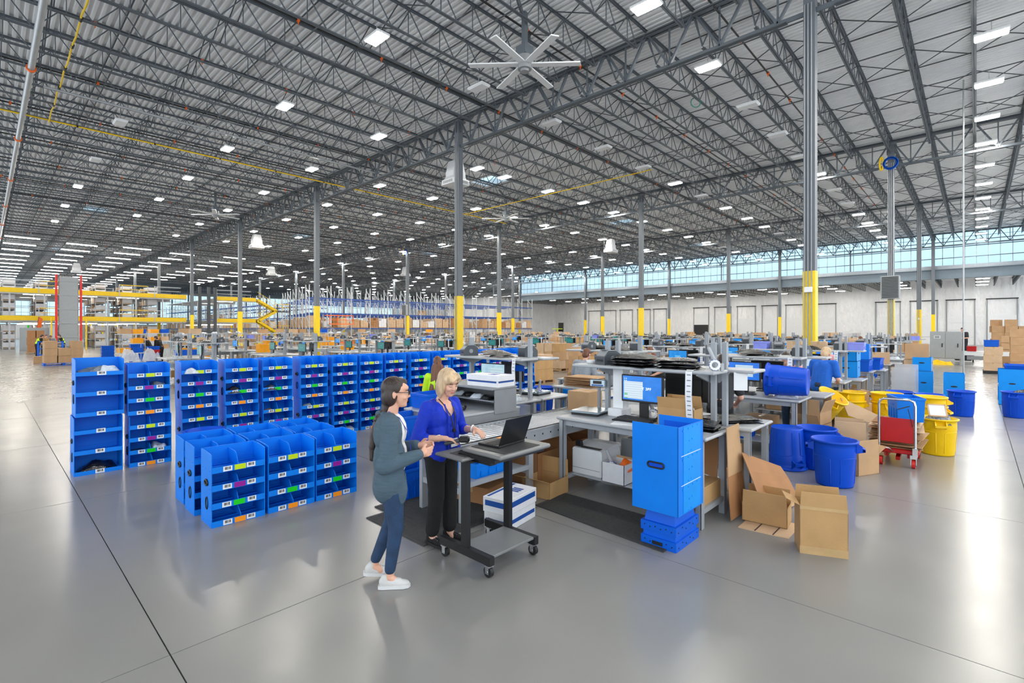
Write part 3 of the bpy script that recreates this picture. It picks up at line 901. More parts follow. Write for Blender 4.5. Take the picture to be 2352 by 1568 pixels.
# --- the low block of bins, three rows deep --------------------------------
for r, (yy, rowname) in enumerate([(5.615, 'front'), (6.13, 'middle'), (6.62, 'back')]):
    for cidx, x in enumerate((1.572, 2.12, 2.655)):
        x2 = x + (0, -.02, -.0)[r]
        bin_module('pick', '%s blue bin of the %s row in the low block beside the walkway' % (('first', 'second', 'third')[cidx], rowname), (x2, yy + (.0 if r < 2 else .0), 0), .008 * (cidx - 1) if r else -.012, skip=(2,) if (r == 0 and cidx == 1) else ())
    
# ================================================================ ROUND CANS
def can_parts():
    H, rb, rt = .585, .205, .25
    body = MB().lathe([(0, .012), (rb - .02, .012), (rb, .0), (rb + .006, .02), (rb + .03, H * .68), (rb + .034, H * .7), (rt - .012, H * .86), (rt - .01, H - .03), (rt + .016, H - .026), (rt + .018, H - .004), (rt + .006, H), (rt - .008, H - .006), (rb - .006, .02), (0, .02)], 40)
    for k in range(4):                                    # raised panels around the drum
        a0 = k * PI / 2 + .25
        pts = []
        for s in range(9):
            a = a0 + s * (PI / 2 - .5) / 8
            r = rb + .026
            pts.append((math.cos(a) * r, math.sin(a) * r, H * .62 + .02 * math.sin(PI * s / 8)))
        lo0, lo1 = (math.cos(a0) * (rb + .008), math.sin(a0) * (rb + .008), .05), (math.cos(a) * (rb + .008), math.sin(a) * (rb + .008), .05)
        body.tube([lo0] + pts + [lo1], .007, 6)
    hd = []
    for sgn in (0, PI):
        h = MB(Matrix.Rotation(sgn, 4, 'Z'))
        h.prism([(rt - .02, H - .03), (rt + .075, H - .1), (rt + .07, H - .125), (rt - .02, H - .15)], -.075, -.06, 1)
        h.prism([(rt - .02, H - .03), (rt + .075, H - .1), (rt + .07, H - .125), (rt - .02, H - .15)], .06, .075, 1)
        h.box(rt + .045, rt + .075, -.075, .075, H - .125, H - .09)
        hd.append(h)
    return body, hd
_cb, _ch = can_parts()
CANM = {}
def can(label, loc, m='can', rz=0, group=None, rot=None):
    if m not in CANM: CANM[m] = (_cb.mesh('drum', m), _ch[0].mesh('handle', m), _ch[1].mesh('handle', m))
    t = T('round_can', label, 'trash can', loc, rz, group)
    P(t, 'drum', CANM[m][0]); P(t, 'handle', CANM[m][1]); P(t, 'handle', CANM[m][2])
    if rot: t.rotation_euler = rot
    return t

# ================================================================ CARTONS AND TOTES
def carton(label, loc, w, d, h, m='card', rz=0, flaps=None, tape=True, group=None, cat='box', t_=.006):
    """closed box, or an open one when flaps gives the tilt (degrees from flat-out) of -x, +x, -y, +y lids"""
    t = T('carton', label, cat, loc, rz, group)
    if flaps is None:
        P(t, 'body', MB().cbox(-w / 2, w / 2, -d / 2, d / 2, 0, h, .004), m)
        if tape:
            tp = MB().box(-w / 2 - .0015, w / 2 + .0015, -.025, .025, h - .002, h + .0015).box(-w / 2 - .0015, -w / 2 + .001, -.025, .025, h - .07, h).box(w / 2 - .001, w / 2 + .0015, -.025, .025, h - .07, h)
            P(t, 'tape', tp, 'tape')
        return t
    b = MB().box(-w / 2, w / 2, -d / 2, d / 2, 0, t_).box(-w / 2, -w / 2 + t_, -d / 2, d / 2, 0, h).box(w / 2 - t_, w / 2, -d / 2, d / 2, 0, h).box(-w / 2, w / 2, -d / 2, -d / 2 + t_, 0, h).box(-w / 2, w / 2, d / 2 - t_, d / 2, 0, h)
    P(t, 'body', b, m)
    fl = min(w, d) * .48
    for i, a in enumerate(flaps):
        if a is None: continue
        a = math.radians(a); s = (-1, 1)[i % 2]; f = MB()
        ca, sa = math.cos(a), math.sin(a)
        if i < 2:
            x = s * w / 2
            f.add([(x, -d / 2 + .004, h), (x, d / 2 - .004, h), (x + s * fl * ca, d / 2 - .012, h + fl * sa), (x + s * fl * ca, -d / 2 + .012, h + fl * sa), (x - .004 * s, -d / 2 + .004, h + .004), (x - .004 * s, d / 2 - .004, h + .004), (x + s * fl * ca - s * .004 * sa, d / 2 - .012, h + fl * sa + .004), (x + s * fl * ca - s * .004 * sa, -d / 2 + .012, h + fl * sa + .004)], [(0, 1, 2, 3), (7, 6, 5, 4), (0, 4, 5, 1), (1, 5, 6, 2), (2, 6, 7, 3), (3, 7, 4, 0)])
        else:
            y = s * d / 2
            f.add([(-w / 2 + .004, y, h), (w / 2 - .004, y, h), (w / 2 - .012, y + s * fl * ca, h + fl * sa), (-w / 2 + .012, y + s * fl * ca, h + fl * sa), (-w / 2 + .004, y - .004 * s, h + .004), (w / 2 - .004, y - .004 * s, h + .004), (w / 2 - .012, y + s * fl * ca - s * .004 * sa, h + fl * sa + .004), (-w / 2 + .012, y + s * fl * ca - s * .004 * sa, h + fl * sa + .004)], [(0, 1, 2, 3), (7, 6, 5, 4), (0, 4, 5, 1), (1, 5, 6, 2), (2, 6, 7, 3), (3, 7, 4, 0)])
        P(t, 'flap', f, m)
    return t

TOTM = {}
def tote_mesh(w, d, h, m):
    k = (w, d, h, m)
    if k in TOTM: return TOTM[k]
    b = MB(); q = .93
    o0 = [(-w / 2 * q, -d / 2 * q), (w / 2 * q, -d / 2 * q), (w / 2 * q, d / 2 * q), (-w / 2 * q, d / 2 * q)]
    o1 = [(x / q, y / q) for x, y in o0]
    def ring(o, z, s=1.0): return [(x * s, y * s, z) for x, y in o]
    v = ring(o0, 0) + ring(o1, h - .03) + ring(o1, h - .03, 1.05) + ring(o1, h, 1.05) + ring(o1, h, .96) + ring(o0, .012, .96)
    f = [(3, 2, 1, 0), (20, 21, 22, 23)]
    for a in range(5):
        for i in range(4): f.append((a * 4 + i, a * 4 + (i + 1) % 4, a * 4 + 4 + (i + 1) % 4, a * 4 + 4 + i))
    b.add(v, f)
    for s in (-1, 1):
        b.box(-.07, .07, s * d * .49 - .012, s * d * .49 + .012, h * .62, h * .68)
        for x in (-.36, -.12, .12, .36): b.box(w * x - .006, w * x + .006, s * d * .485 - .008, s * d * .485 + .008, .03, h * .5)
    TOTM[k] = b.mesh('tote', m)
    return TOTM[k]
def tote(label, loc, w=.6, d=.4, h=.32, m='tote', rz=0, group=None):
    return solo('tote', label, 'tote', tote_mesh(w, d, h, m), m, loc, rz, group)

can('royal blue round can standing behind the low bin block, paper inside', (2.16, 8.0, 0), rz=.4)
bag('white crumpled paper in the can behind the low bin block', (2.18, 7.95, .50), .3, .22, .08, 'paper', 30, cat='paper', name='crumpled_paper')

# --- the upended tall bin standing on a stack of totes ---------------------
def tall_bin():
    t = T('shelf_bin', 'bright blue tall bin seen from behind, open top, stood on upturned totes', 'bin', (4.205, 1.925, .335), math.radians(-.5))
    W, D, H = .535, .455, .80
    b = MB().box(0, .008, 0, D, 0, H).box(W - .008, W, 0, D, 0, H).box(0, W, 0, .008, 0, H - .005)
    P(t, 'shell', b, 'bin')
    P(t, 'backing_panel', MB().box(.1, W - .07, -.004, 0, .01, H - .012), 'bin_light')
    for z in (.02, .28, .54): P(t, 'shelf', MB().box(.008, W - .008, .009, D - .005, z, z + .008).box(.008, W - .008, D - .012, D - .005, z, z + .055), 'bin')
    for z in (.265, .53): P(t, 'seam', MB().box(.05, W - .07, -.007, -.004, z, z + .005), 'white')
    rv = MB()
    for z0 in (.0, .27, .53):
        for x, z in ((.09, .225), (.2, .235), (.29, .24), (.39, .245), (.22, .12), (.28, .13), (.2, .02), (.26, .03)):
            rv.cyl((x, -.004, z0 + z), (x, -.0085, z0 + z), .008, n=8)
    P(t, 'rivets', rv, 'bin_light')
    g = P(t, 'handle_grommet', MB().tube([(-.006, D * .47 + u, .43 + v) for u, v in slot(.08, .024)], .008, 6, closed=True), 'black')
    P(t, 'handle_slot', MB().prism([(D * .47 + u, .43 + v) for u, v in slot(.074, .018)], -.002, -.0005, 0), 'can')
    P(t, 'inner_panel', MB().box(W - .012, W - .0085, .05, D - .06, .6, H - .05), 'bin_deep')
    return t
tall_bin()
def base_tote(label, loc, h, taper, m, holes=True):
    w, d = .47, .325
    b = MB(); q = taper
    v = [(0, 0, 0), (w, 0, 0), (w, d, 0), (0, d, 0)]
    top = [(w / 2 + (x - w / 2) * q, d / 2 + (y - d / 2) * q, h) for x, y, _ in v]
    b.add(v + top, [(3, 2, 1, 0), (4, 5, 6, 7)] + [(i, (i + 1) % 4, 4 + (i + 1) % 4, 4 + i) for i in range(4)])
    t = T('tote', label, 'tote', loc)
    P(t, 'body', b, m)
    P(t, 'rim_band', MB().box(-.012, w + .012, -.012, d + .012, 0, .085), m)
    rv = MB()
    for k in range(6):
        rv.cyl((-.016, .03 + k * .053, .04 + .012 * (k % 2)), (-.012, .03 + k * .053, .04 + .012 * (k % 2)), .006, n=6)
        rv.cyl((.04 + k * .078, -.016, .03 + .03 * (k % 2)), (.04 + k * .078, -.012, .03 + .03 * (k % 2)), .006, n=6)
    P(t, 'rivets', rv, 'black')
    if holes: P(t, 'hand_hole', MB().box(-.018, -.012, .12, .22, .025, .055), 'black')
    return t
base_tote('upturned blue tote resting on the floor under the tall bright bin', (4.25, 1.97, 0), .13, .97, 'bin_deep')
base_tote('second upturned blue tote stacked between floor tote and tall bin', (4.262, 1.978, .13), .20, .82, 'bin_deep', False)

# ================================================================ MATS
def floor_mat(label, outline, ribdir, loc=(0, 0, 0)):
    t = T('floor_mat', label, 'mat', loc)
    P(t, 'mat_base', MB().prism(outline, 0, .012), 'rubber')
    xs = [p[0] for p in outline]; ys = [p[1] for p in outline]
    b = MB(); x = min(xs) + .03; n = len(outline)
    while x < max(xs) - .02:
        hit = sorted(p[1] + (q[1] - p[1]) * (x - p[0]) / (q[0] - p[0]) for p, q in ((outline[i], outline[(i + 1) % n]) for i in range(n)) if (p[0] - x) * (q[0] - x) < 0)
        if len(hit) > 1: b.box(x, x + .01, hit[0] + .04, hit[-1] - .04, .012, .0145)
        x += .024
    P(t, 'ribs', b, 'rubber')
floor_mat('black ribbed mat under the two women at the cart', [(2.78, 3.72), (3.9, 3.72), (3.9, 4.95), (3.02, 4.95), (3.02, 4.72), (2.78, 4.72)], 0)
floor_mat('black ribbed mat in front of the nearest packing bench', [(4.17, 2.05), (4.86, 2.05), (4.86, 3.66), (4.3, 3.66)], 0)

# ================================================================ LAPTOP CART
t = T('laptop_cart', 'black wheeled standing cart with two posts and grey top', 'cart', (2.8, 2.86, 0))
# local frame: x across the two base bars (0 .. .56), y from the shelf end (0) to the far end (.62)
for x in (0, .55):
    f = P(t, 'base_bar', MB().box(x - .025, x + .025, -.02, .62, .1, .17), 'blacksteel')
    for y in (.02, .57):
        w = P(t, 'caster', MB().cyl((x - .016, y, .045), (x + .016, y, .045), .045, n=16), 'black')
        P(w, 'fork', MB().box(x - .024, x - .019, y - .02, y + .02, .03, .092).box(x + .019, x + .024, y - .02, y + .02, .03, .092).box(x - .03, x + .03, y - .03, y + .03, .088, .1).cyl((x - .026, y, .045), (x + .026, y, .045), .012, n=8), 'chrome')
P(t, 'lower_shelf', MB().cbox(.025, .525, -.01, .36, .15, .172, .004), 'cart_top')
for x, y in ((0.0, .30), (.55, .33)):
    P(t, 'post', MB().box(x - .022, x + .022, y - .036, y + .036, .17, .96), 'blacksteel')
P(t, 'crossbar', MB().box(.0, .55, .28, .33, .86, .93).box(0, .55, .3, .36, .9, .95), 'blacksteel')
P(t, 'bracket', MB().box(-.03, .58, -.08, .32, .935, .965), 'blacksteel')
P(t, 'top', MB().cbox(-.02, .62, -.13, .33, .965, 1.0, .012), 'cart_top')
P(t, 'pad', MB().cbox(.06, .5, -.1, .3, 1.0, 1.005, .001), 'rubber')
P(t, 'keyboard_tray', MB().cbox(-.13, .3, .2, .56, .915, .94, .01), 'cart_top')
P(t, 'tray_arm', MB().box(.05, .12, .05, .4, .88, .915), 'blacksteel')
P(t, 'mouse_pad', MB().cbox(-.06, .14, .24, .44, .94, .945, .001), 'rubber')
lp = T('laptop', 'open black laptop on the wheeled cart, screen tilted back', 'laptop', (2.95, 2.91, 1.006), math.radians(5))
P(lp, 'base', MB().cbox(0, .36, 0, .24, 0, .018, .004), 'black')
ky = MB()
for r in range(5):
    for q in range(14): ky.box(.02 + q * .0232, .04 + q * .0232, .05 + r * .026, .072 + r * .026, .018, .021)
P(lp, 'keys', ky, 'rubber')
P(lp, 'sticker', MB().box(.24, .33, .19, .235, .018, .0195), 'amber')
a = math.radians(20)
P(lp, 'lid', MB(Matrix.Translation((0, .005, .02)) @ Matrix.Rotation(a, 4, 'X')).cbox(0, .36, -.005, .005, 0, .245, .002), 'black')
ms = T('mouse', 'black mouse on the cart keyboard tray', 'mouse', (2.80, 3.18, .946), .5)
P(ms, 'shell', MB().ell((0, 0, .012), (.03, .055, .024)), 'black'); P(ms, 'wheel', MB().cyl((-.004, .02, .03), (.004, .02, .03), .009, n=8), 'bench_dark')
sc = T('barcode_scanner', 'black handheld scanner in the blonde woman\'s hand at the tray', 'scanner', (2.855, 3.395, 1.0), math.radians(-47)); P(sc, 'head', MB().cbox(.055, .15, -.032, .032, .0, .055, .014), 'black'); P(sc, 'grip', MB().cap((-.06, 0, -.01), (.08, 0, .022), .017, .02), 'printer')

# ================================================================ WHITE FILE BOX
def file_box(label, loc, rz, w=.4, d=.3, h=.28, stand=None):
    t = T('file_box', label, 'box', loc, rz)
    P(t, 'body', MB().cbox(-w / 2, w / 2, -d / 2, d / 2, 0, h - .02, .004), 'whitebox')
    P(t, 'lid', MB().cbox(-w / 2 - .008, w / 2 + .008, -d / 2 - .008, d / 2 + .008, h * .52, h, .004), 'whitebox')
    b = MB(); e = .0095
    for z0, z1 in ((.06, .1), (h - .085, h - .03)):
        ee = e if z0 > .1 else .0015
        b.box(-w / 2 + .02, w / 2 - .02, -d / 2 - ee, -d / 2 - ee + .001, z0, z1).box(w / 2 + ee - .001, w / 2 + ee, -d / 2 + .02, d / 2 - .02, z0, z1).box(-w / 2 - ee, -w / 2 - ee + .001, -d / 2 + .02, d / 2 - .02, z0, z1)
    b.box(-w / 2 + .02, w / 2 - .02, d / 2 - .05, d / 2 - .02, h, h + .0015)
    for k in range(3): b.box(.02 + k * .045, .05 + k * .045, -.08, .04, h, h + .0015)
    P(t, 'stripes', b, 'blueprint')
    return t
file_box('white file box with blue stripes on the floor under the cart', (3.766, 3.551, 0), math.radians(9), .525, .29, .313)
# ================================================================ PACKING BENCHES
BL = 1.88
def leg_mb(x, y, h=.88):
    b = MB().box(x, x + .075, y, y + .008, 0, h).box(x, x + .008, y, y + .06, 0, h).box(x + .067, x + .075, y, y + .06, 0, h)
    for k in range(7): b.cyl((x - .002, y + .03, .1 + k * .05), (x + .0, y + .03, .1 + k * .05), .006, n=6)
    return b
ME = {}
def bench_meshes():
    ME['top'] = MB().cbox(0, .76, 0, BL, .885, .92, .012).mesh('bench_top', 'bench')
    ME['apron'] = MB().box(.04, .06, .05, BL - .05, .82, .885).mesh('apron', 'bench_leg')
    ME['legs'] = [leg_mb(.005, .05).mesh('leg', 'bench_leg'), leg_mb(.62, .05).mesh('leg', 'bench_leg'), leg_mb(.005, BL - .11).mesh('leg', 'bench_leg'), leg_mb(.62, BL - .11).mesh('leg', 'bench_leg')]
    ME['stretch'] = MB().box(.02, .69, -.02, .02, .14, .19).mesh('end_rail', 'bench_leg')
    ME['lower'] = MB().cbox(.22, .68, .06, BL - .06, .165, .185, .006).mesh('lower_shelf', 'bench')
    ME['up'] = MB().box(-.03, .03, -.025, .025, .92, 1.86).cyl((0, -.03, 1.5), (0, .03, 1.5), .008, n=6).mesh('upright', 'bench_leg')
    ME['ohs'] = MB().cbox(.36, .76, .06, BL + .02, 1.52, 1.555, .01).mesh('overhead_shelf', 'bench')
    ME['arm'] = MB().prism([(.4, 1.5), (.75, 1.4), (.75, 1.52), (.4, 1.52)], -.012, .012, 1).mesh('shelf_bracket', 'bench_leg')
bench_meshes()
me_far_frame = MB().box(0, .07, .05, .11, 0, .885).box(.62, .7, .05, .11, 0, .885).box(0, .07, BL - .11, BL - .05, 0, .885).box(.62, .7, BL - .11, BL - .05, 0, .885).mesh('legs', 'bench_leg')
def bench(label, x, y, flip=False, group=None, lower=True, far=False):
    t = T('packing_bench', label, 'workbench', (x, y, 0) if not flip else (x + .76, y + BL, 0), PI if flip else 0, group)
    P(t, 'bench_top', ME['top'])
    if far: P(t, 'leg_frame', me_far_frame)
    else:
        P(t, 'apron', ME['apron']); P(t, 'apron', ME['apron'], (.64, 0, 0)); P(t, 'end_rail', ME['stretch'], (0, .075, 0)); P(t, 'end_rail', ME['stretch'], (0, BL - .08, 0))
        for m in ME['legs']: P(t, 'leg', m)
    if lower: P(t, 'lower_shelf', ME['lower'])
    for yy in (.2, BL - .3): P(t, 'upright', ME['up'], (.72, yy, 0)); 
    if not far:
        for yy in (.26, BL - .36): P(t, 'shelf_bracket', ME['arm'], (0, yy, 0))
    P(t, 'overhead_shelf', ME['ohs'])
    return t

def lp_(x, y, lx, ly, flip):
    return (x + lx, y + ly) if not flip else (x + .76 - lx, y + BL - ly)

SCR = {
 'main': screen_mat('main display', (0, 126, 236), (214, 232, 246), .47, .97, .06, .78, 1.0, (120, 205, 160), 11),
 'blue': screen_mat('blue display', (0, 112, 226), (196, 222, 240), .2, .78, .18, .85, 1.0, (60, 200, 90), 8),
 'pale': screen_mat('pale display', (176, 214, 230), (196, 224, 232), .06, .6, .1, .8, .95, (70, 205, 100), 6),
 'cyan': screen_mat('cyan display', (0, 140, 226), (120, 205, 240), .35, .65, .45, .55, 1.0, (150, 220, 250), 3),
 'teal': screen_mat('teal display', (0, 128, 128), (40, 160, 160), .3, .7, .48, .56, .8, (90, 190, 190), 3)}
me_house = MB().cbox(0, .035, -.275, .275, .2, .53, .006).box(.035, .06, -.2, .2, .26, .47).mesh('screen_housing', 'black')
me_neck = MB().box(.045, .075, -.055, .055, .015, .34).mesh('stand', 'black')
me_foot = MB().cbox(-.06, .16, -.13, .13, 0, .015, .004).mesh('stand_foot', 'black')
me_scr = {k: MB().box(-.0015, .001, -.255, .255, .225, .515).mesh('screen', m) for k, m in SCR.items()}
def monitor(label, loc, rz, scr, group=None, far=False):
    t = T('monitor', label, 'monitor', loc, rz, group)
    P(t, 'screen_housing', me_house); P(t, 'screen', me_scr[scr])
    P(t, 'stand', me_neck)
    if not far: P(t, 'stand_foot', me_foot)
    return t
_k = MB().cbox(-.08, .08, -.23, .23, 0, .018, .004); _k2 = MB()
for r in range(5):
    for q in range(15): _k2.box(-.065 + r * .027, -.045 + r * .027, -.215 + q * .0285, -.193 + q * .0285, .018, .026)
me_kb, me_keys = _k.mesh('keyboard_base', 'black'), _k2.mesh('keys', 'rubber')
def keyboard(label, loc, rz=0, group=None):
    t = T('keyboard', label, 'keyboard', loc, rz, group); P(t, 'keyboard_base', me_kb); P(t, 'keys', me_keys); return t
me_lpb = MB().prism([(-.13, 0), (.13, 0), (.13, .13), (.06, .17), (-.06, .17), (-.13, .1)], -.1, .1, 1).mesh('body', 'printer')
me_lpl = MB().prism([(-.12, .105), (-.055, .175), (.065, .175), (.12, .14), (.12, .15), (.067, .183), (-.06, .183), (-.12, .115)], -.085, .085, 1).cyl((.0, -.103, .08), (0, .103, .08), .035, n=12).mesh('cover', 'bench_dark')
me_lpf = MB().box(-.135, -.128, -.06, .06, .04, .07).box(-.08, -.04, -.05, .05, .183, .187).mesh('label_slot', 'black')
def label_printer(label, loc, rz=0, group=None):
    t = T('label_printer', label, 'printer', loc, rz, group); P(t, 'body', me_lpb); P(t, 'cover', me_lpl); P(t, 'label_slot', me_lpf); return t
def bagstack(label, loc, rz=0, group=None, seed=1, w=.32, d=.44, h=.07, n=3):
    t = T('poly_bag_stack', label, 'bags', loc, rz, group)
    for k in range(n):
        P(t, 'poly_bag', crumple(seed + k * 1.7, w, d, h * .75, 9, 9, .3, 7), 'polybag', (.02 * (k % 2), .015 * k, k * h * .42), .12 * (k - 1))
    return t
def tape_roll(label, loc, rz=0, group=None):
    t = T('tape_dispenser', label, 'tape dispenser', loc, rz, group)
    rr = MB(Matrix.Translation((0, 0, .062)) @ Matrix.Rotation(PI / 2, 4, 'Y'))
    rr.lathe([(.034, -.026), (.058, -.026), (.058, .026), (.034, .026), (.034, -.026)], 20, smooth=False)
    P(t, 'roll', rr, 'paper')
    st = MB(Matrix.Translation((0, 0, .062)) @ Matrix.Rotation(PI / 2, 4, 'Y'))
    for q in range(12):
        a, c = q * PI / 6, q * PI / 6 + .45
        st.bar((.058 * math.cos(a), .058 * math.sin(a), -.025), (.058 * math.cos(c), .058 * math.sin(c), .025), .014, .006, up=(math.cos((a + c) / 2), math.sin((a + c) / 2), 0))
    P(t, 'stripes', st, 'blueprint')
    P(t, 'handle', MB().cap((0, .0, .1), (.0, .06, .24), .022, .018), 'bench'); P(t, 'guard', MB().box(-.03, .03, -.09, -.06, .0, .08), 'bench')
    return t
def label_strip(label, loc, pts, w=.06, group=None):
    """hanging ribbon of printed labels"""
    t = T('label_strip', label, 'labels', loc, 0, group)
    v = []
    for x, y, z in pts: v += [(x, y - w / 2, z), (x, y + w / 2, z)]
    n = len(pts)
    v += [(a + .002, b, c) for a, b, c in v]
    f = [(2 * i, 2 * i + 1, 2 * i + 3, 2 * i + 2) for i in range(n - 1)] + [(2 * n + 2 * i + 2, 2 * n + 2 * i + 3, 2 * n + 2 * i + 1, 2 * n + 2 * i) for i in range(n - 1)]
    P(t, 'ribbon', MB().add(v, f), 'paper')
    st = MB()
    for (a, b) in zip(pts, pts[1:]):
        L = (Vector(b) - Vector(a)).length; k = max(1, int(L / .05))
        for q in range(k):
            c = Vector(a).lerp(Vector(b), (q + .5) / k); st.box(c.x - .003, c.x - .001, c.y - w * .3, c.y + w * .25, c.z - .0035, c.z + .0035)
    P(t, 'print', st, 'rubber')
    return t

# ---------------------------------------------------------------- nearest double bench (line 1, bench 1)
bench('nearest grey packing bench, white printer on its lower shelf', 4.89, 1.95)
bench('grey packing bench backing the nearest one, paper bags on its end', 5.69, 1.77, True)
monitor('black monitor showing a blue desktop with T 3PF on the nearest bench', (5.42, 2.94, .92), 0, 'main')
fc = bpy.data.curves.new('screen_text', 'FONT'); fc.body = 'T 3PF'; fc.size = .046; fc.space_character = 1.12; fc.align_x = 'RIGHT'
tmp = bpy.data.objects.new('screen_text', fc); COL.objects.link(tmp)
tme = bpy.data.meshes.new_from_object(tmp.evaluated_get(bpy.context.evaluated_depsgraph_get())); bpy.data.objects.remove(tmp)
M['screen_white'] = mat('lit white text', (255, 255, 255), .5, emit=(255, 255, 255), es=1.0)
tme.materials.clear(); tme.materials.append(M['screen_white'])
_mon = [o for o in COL.objects if o.name == 'monitor'][0]
tx = put('screen_text', tme, _mon)
tx.location = (-.003, -.125, .355); tx.rotation_euler = (PI / 2, 0, -PI / 2)
lg = MB()
for q in range(2):
    for r in range(2):
        yy, zz = .232 - q * .024, .488 - r * .024
        lg.bar((-.003, yy, zz), (-.003, yy - .007, zz - .006), .004, .002).bar((-.003, yy, zz - .012), (-.003, yy - .007, zz - .006), .004, .002)
P(_mon, 'screen_mark', lg, 'screen_white')
keyboard('black keyboard before the lit monitor on the nearest bench', (5.22, 2.95, .92), .06)
keyboard('second black keyboard lying behind the first on the nearest bench', (5.37, 2.98, .92), -.1)
solo('paper_sheet', 'white paper sheet on the nearest bench before the keyboard', 'paper', MB().box(-.11, .11, -.15, .15, 0, .002), 'paper', (5.06, 2.95, .92), .3)
monitor('black monitor seen from its back on the bench behind', (5.98, 2.62, .92), PI, 'blue')
c_ = carton('open tan carton of white paper slips on the nearest bench', (5.42, 2.46, .92), .26, .42, .2, 'card_tan', .03, (72, 100, None, 120))
P(c_, 'paper_slips', crumple(5, .22, .36, .1, 8, 8, .5, 14), 'paper', (0, 0, .13))
sc_ = T('bench_scale', 'silver bench scale with tall readout post on the nearest bench', 'scale', (5.37, 3.63, .92), math.radians(8))
P(sc_, 'platform', MB().cbox(-.22, .22, -.2, .2, .03, .055, .006), 'stainless'); P(sc_, 'base', MB().box(-.2, .2, -.18, .18, 0, .03), 'black')
P(sc_, 'readout_post', MB().cyl((.2, -.02, .02), (.2, -.02, .36), .022, n=12), 'bench_dark')
rd = P(sc_, 'readout', MB().cbox(.14, .19, -.13, .09, .33, .43, .01), 'stainless'); P(rd, 'display', MB().box(.136, .14, -.08, .04, .37, .41), 'black'); P(rd, 'key_pad', MB().box(.136, .14, -.1, .06, .345, .36), 'blueprint')
label_printer('dark grey label printer at the far end of the nearest overhead shelf', (5.5, 3.46, 1.555), -.35)
st_ = T('paper_cup_stack', 'small white container beside the label printer on nearest shelf', 'container', (5.5, 3.72, 1.555)); P(st_, 'bowl', MB().lathe([(0, 0), (.05, 0), (.065, .045), (.06, .045), (.046, .006), (0, .006)], 20), 'whitebox')
bagstack('large heap of black poly bags on the nearest overhead shelf', (5.44, 3.02, 1.555), -.2, seed=4, w=.36, d=.52, h=.08, n=4)
bagstack('second heap of black poly bags by the label strip', (5.46, 2.48, 1.555), .15, seed=9, w=.36, d=.46, h=.075, n=4)
tape_roll('blue striped tape gun at the end of the nearest overhead shelf', (5.45, 2.08, 1.555), .5)
label_strip('white strip of printed barcode labels hanging off nearest shelf', (5.24, 2.28, 1.0), [(.12, 0, .565), (.04, 0, .562), (.0, .0, .54), (-.01, .0, .3), (.03, .005, .05), (.05, 0, 0)], .075)
solo('paper_sheet', 'blank white paper hanging from the nearest shelf end', 'paper', MB().box(-.002, .0, -.07, .07, -.2, 0), 'paper', (5.72, 1.9, 1.53), .5)
wr = T('white_duct', 'white square paper chute standing on the nearest bench', 'chute', (5.48, 3.28, .92)); P(wr, 'chute', MB().box(-.02, .12, -.06, .08, 0, .62), 'white'); P(wr, 'box_foot', MB().cbox(-.12, .12, -.1, .1, 0, .1, .01), 'whitebox')
tape_roll('blue striped tape roll behind the lit monitor', (5.56, 2.86, .92), .2)
bagstack('black poly bags spread on the end of the second bench', (6.05, 2.12, .92), .9, seed=21, w=.4, d=.6, h=.05, n=3)
bagstack('thick pad of black poly bags at the end of the nearest bench', (5.38, 2.14, .92), .1, seed=25, w=.36, d=.28, h=.07, n=3)
# lower shelf goods
lpz = T('laser_printer', 'white laser printer on the lower shelf of the nearest bench', 'printer', (5.12, 3.32, .185))
P(lpz, 'body', MB().cbox(0, .46, 0, .44, 0, .33, .02).prism([(0.1, .33), (.46, .33), (.46, .37), (.3, .37)], 0, .44, 1), 'white')
P(lpz, 'output_tray', MB().box(.06, .3, .06, .34, .33, .336), 'black'); P(lpz, 'drawer_line', MB().box(-.003, .0, .02, .42, .085, .09), 'bench_dark')
P(lpz, 'control_panel', MB().prism([(.05, .34), (.05, .4), (.1, .41), (.12, .34)], .34, .41, 1), 'black')
c_ = carton('white open carton holding a tape gun and orange wrapper', (5.24, 3.13, .185), .32, .3, .235, 'whitebox', 0, (None, None, None, None))
P(c_, 'flap', MB().box(.155, .16, -.14, .14, .235, .26), 'card')
tape_roll('grey tape gun standing in the white open carton', (5.17, 3.2, .30), .3)
bag('crumpled orange and white wrapper in the white open carton', (5.25, 3.05, .33), .18, .16, .12, 'orange', 33, cat='wrapper', name='wrapper', rough=.6)
bag('crumpled clear wrapper beside the orange one in the white carton', (5.33, 3.02, .33), .14, .14, .13, 'clearbag', 34, cat='wrapper', name='wrapper', rough=.6)
lp2 = T('laser_printer', 'grey laser printer on the second bench behind the white one', 'printer', (5.80, 3.0, .185)); P(lp2, 'body', MB().cbox(0, .46, 0, .46, 0, .38, .02), 'cabinet'); P(lp2, 'output_tray', MB().box(.06, .36, .08, .38, .38, .386), 'black'); P(lp2, 'badge', MB().box(-.004, 0, .2, .28, .2, .3), 'bench_dark')
carton('tan sealed carton on the lower rail end of the nearest bench', (5.3, 2.16, .185), .46, .24, .19, 'card_tan')

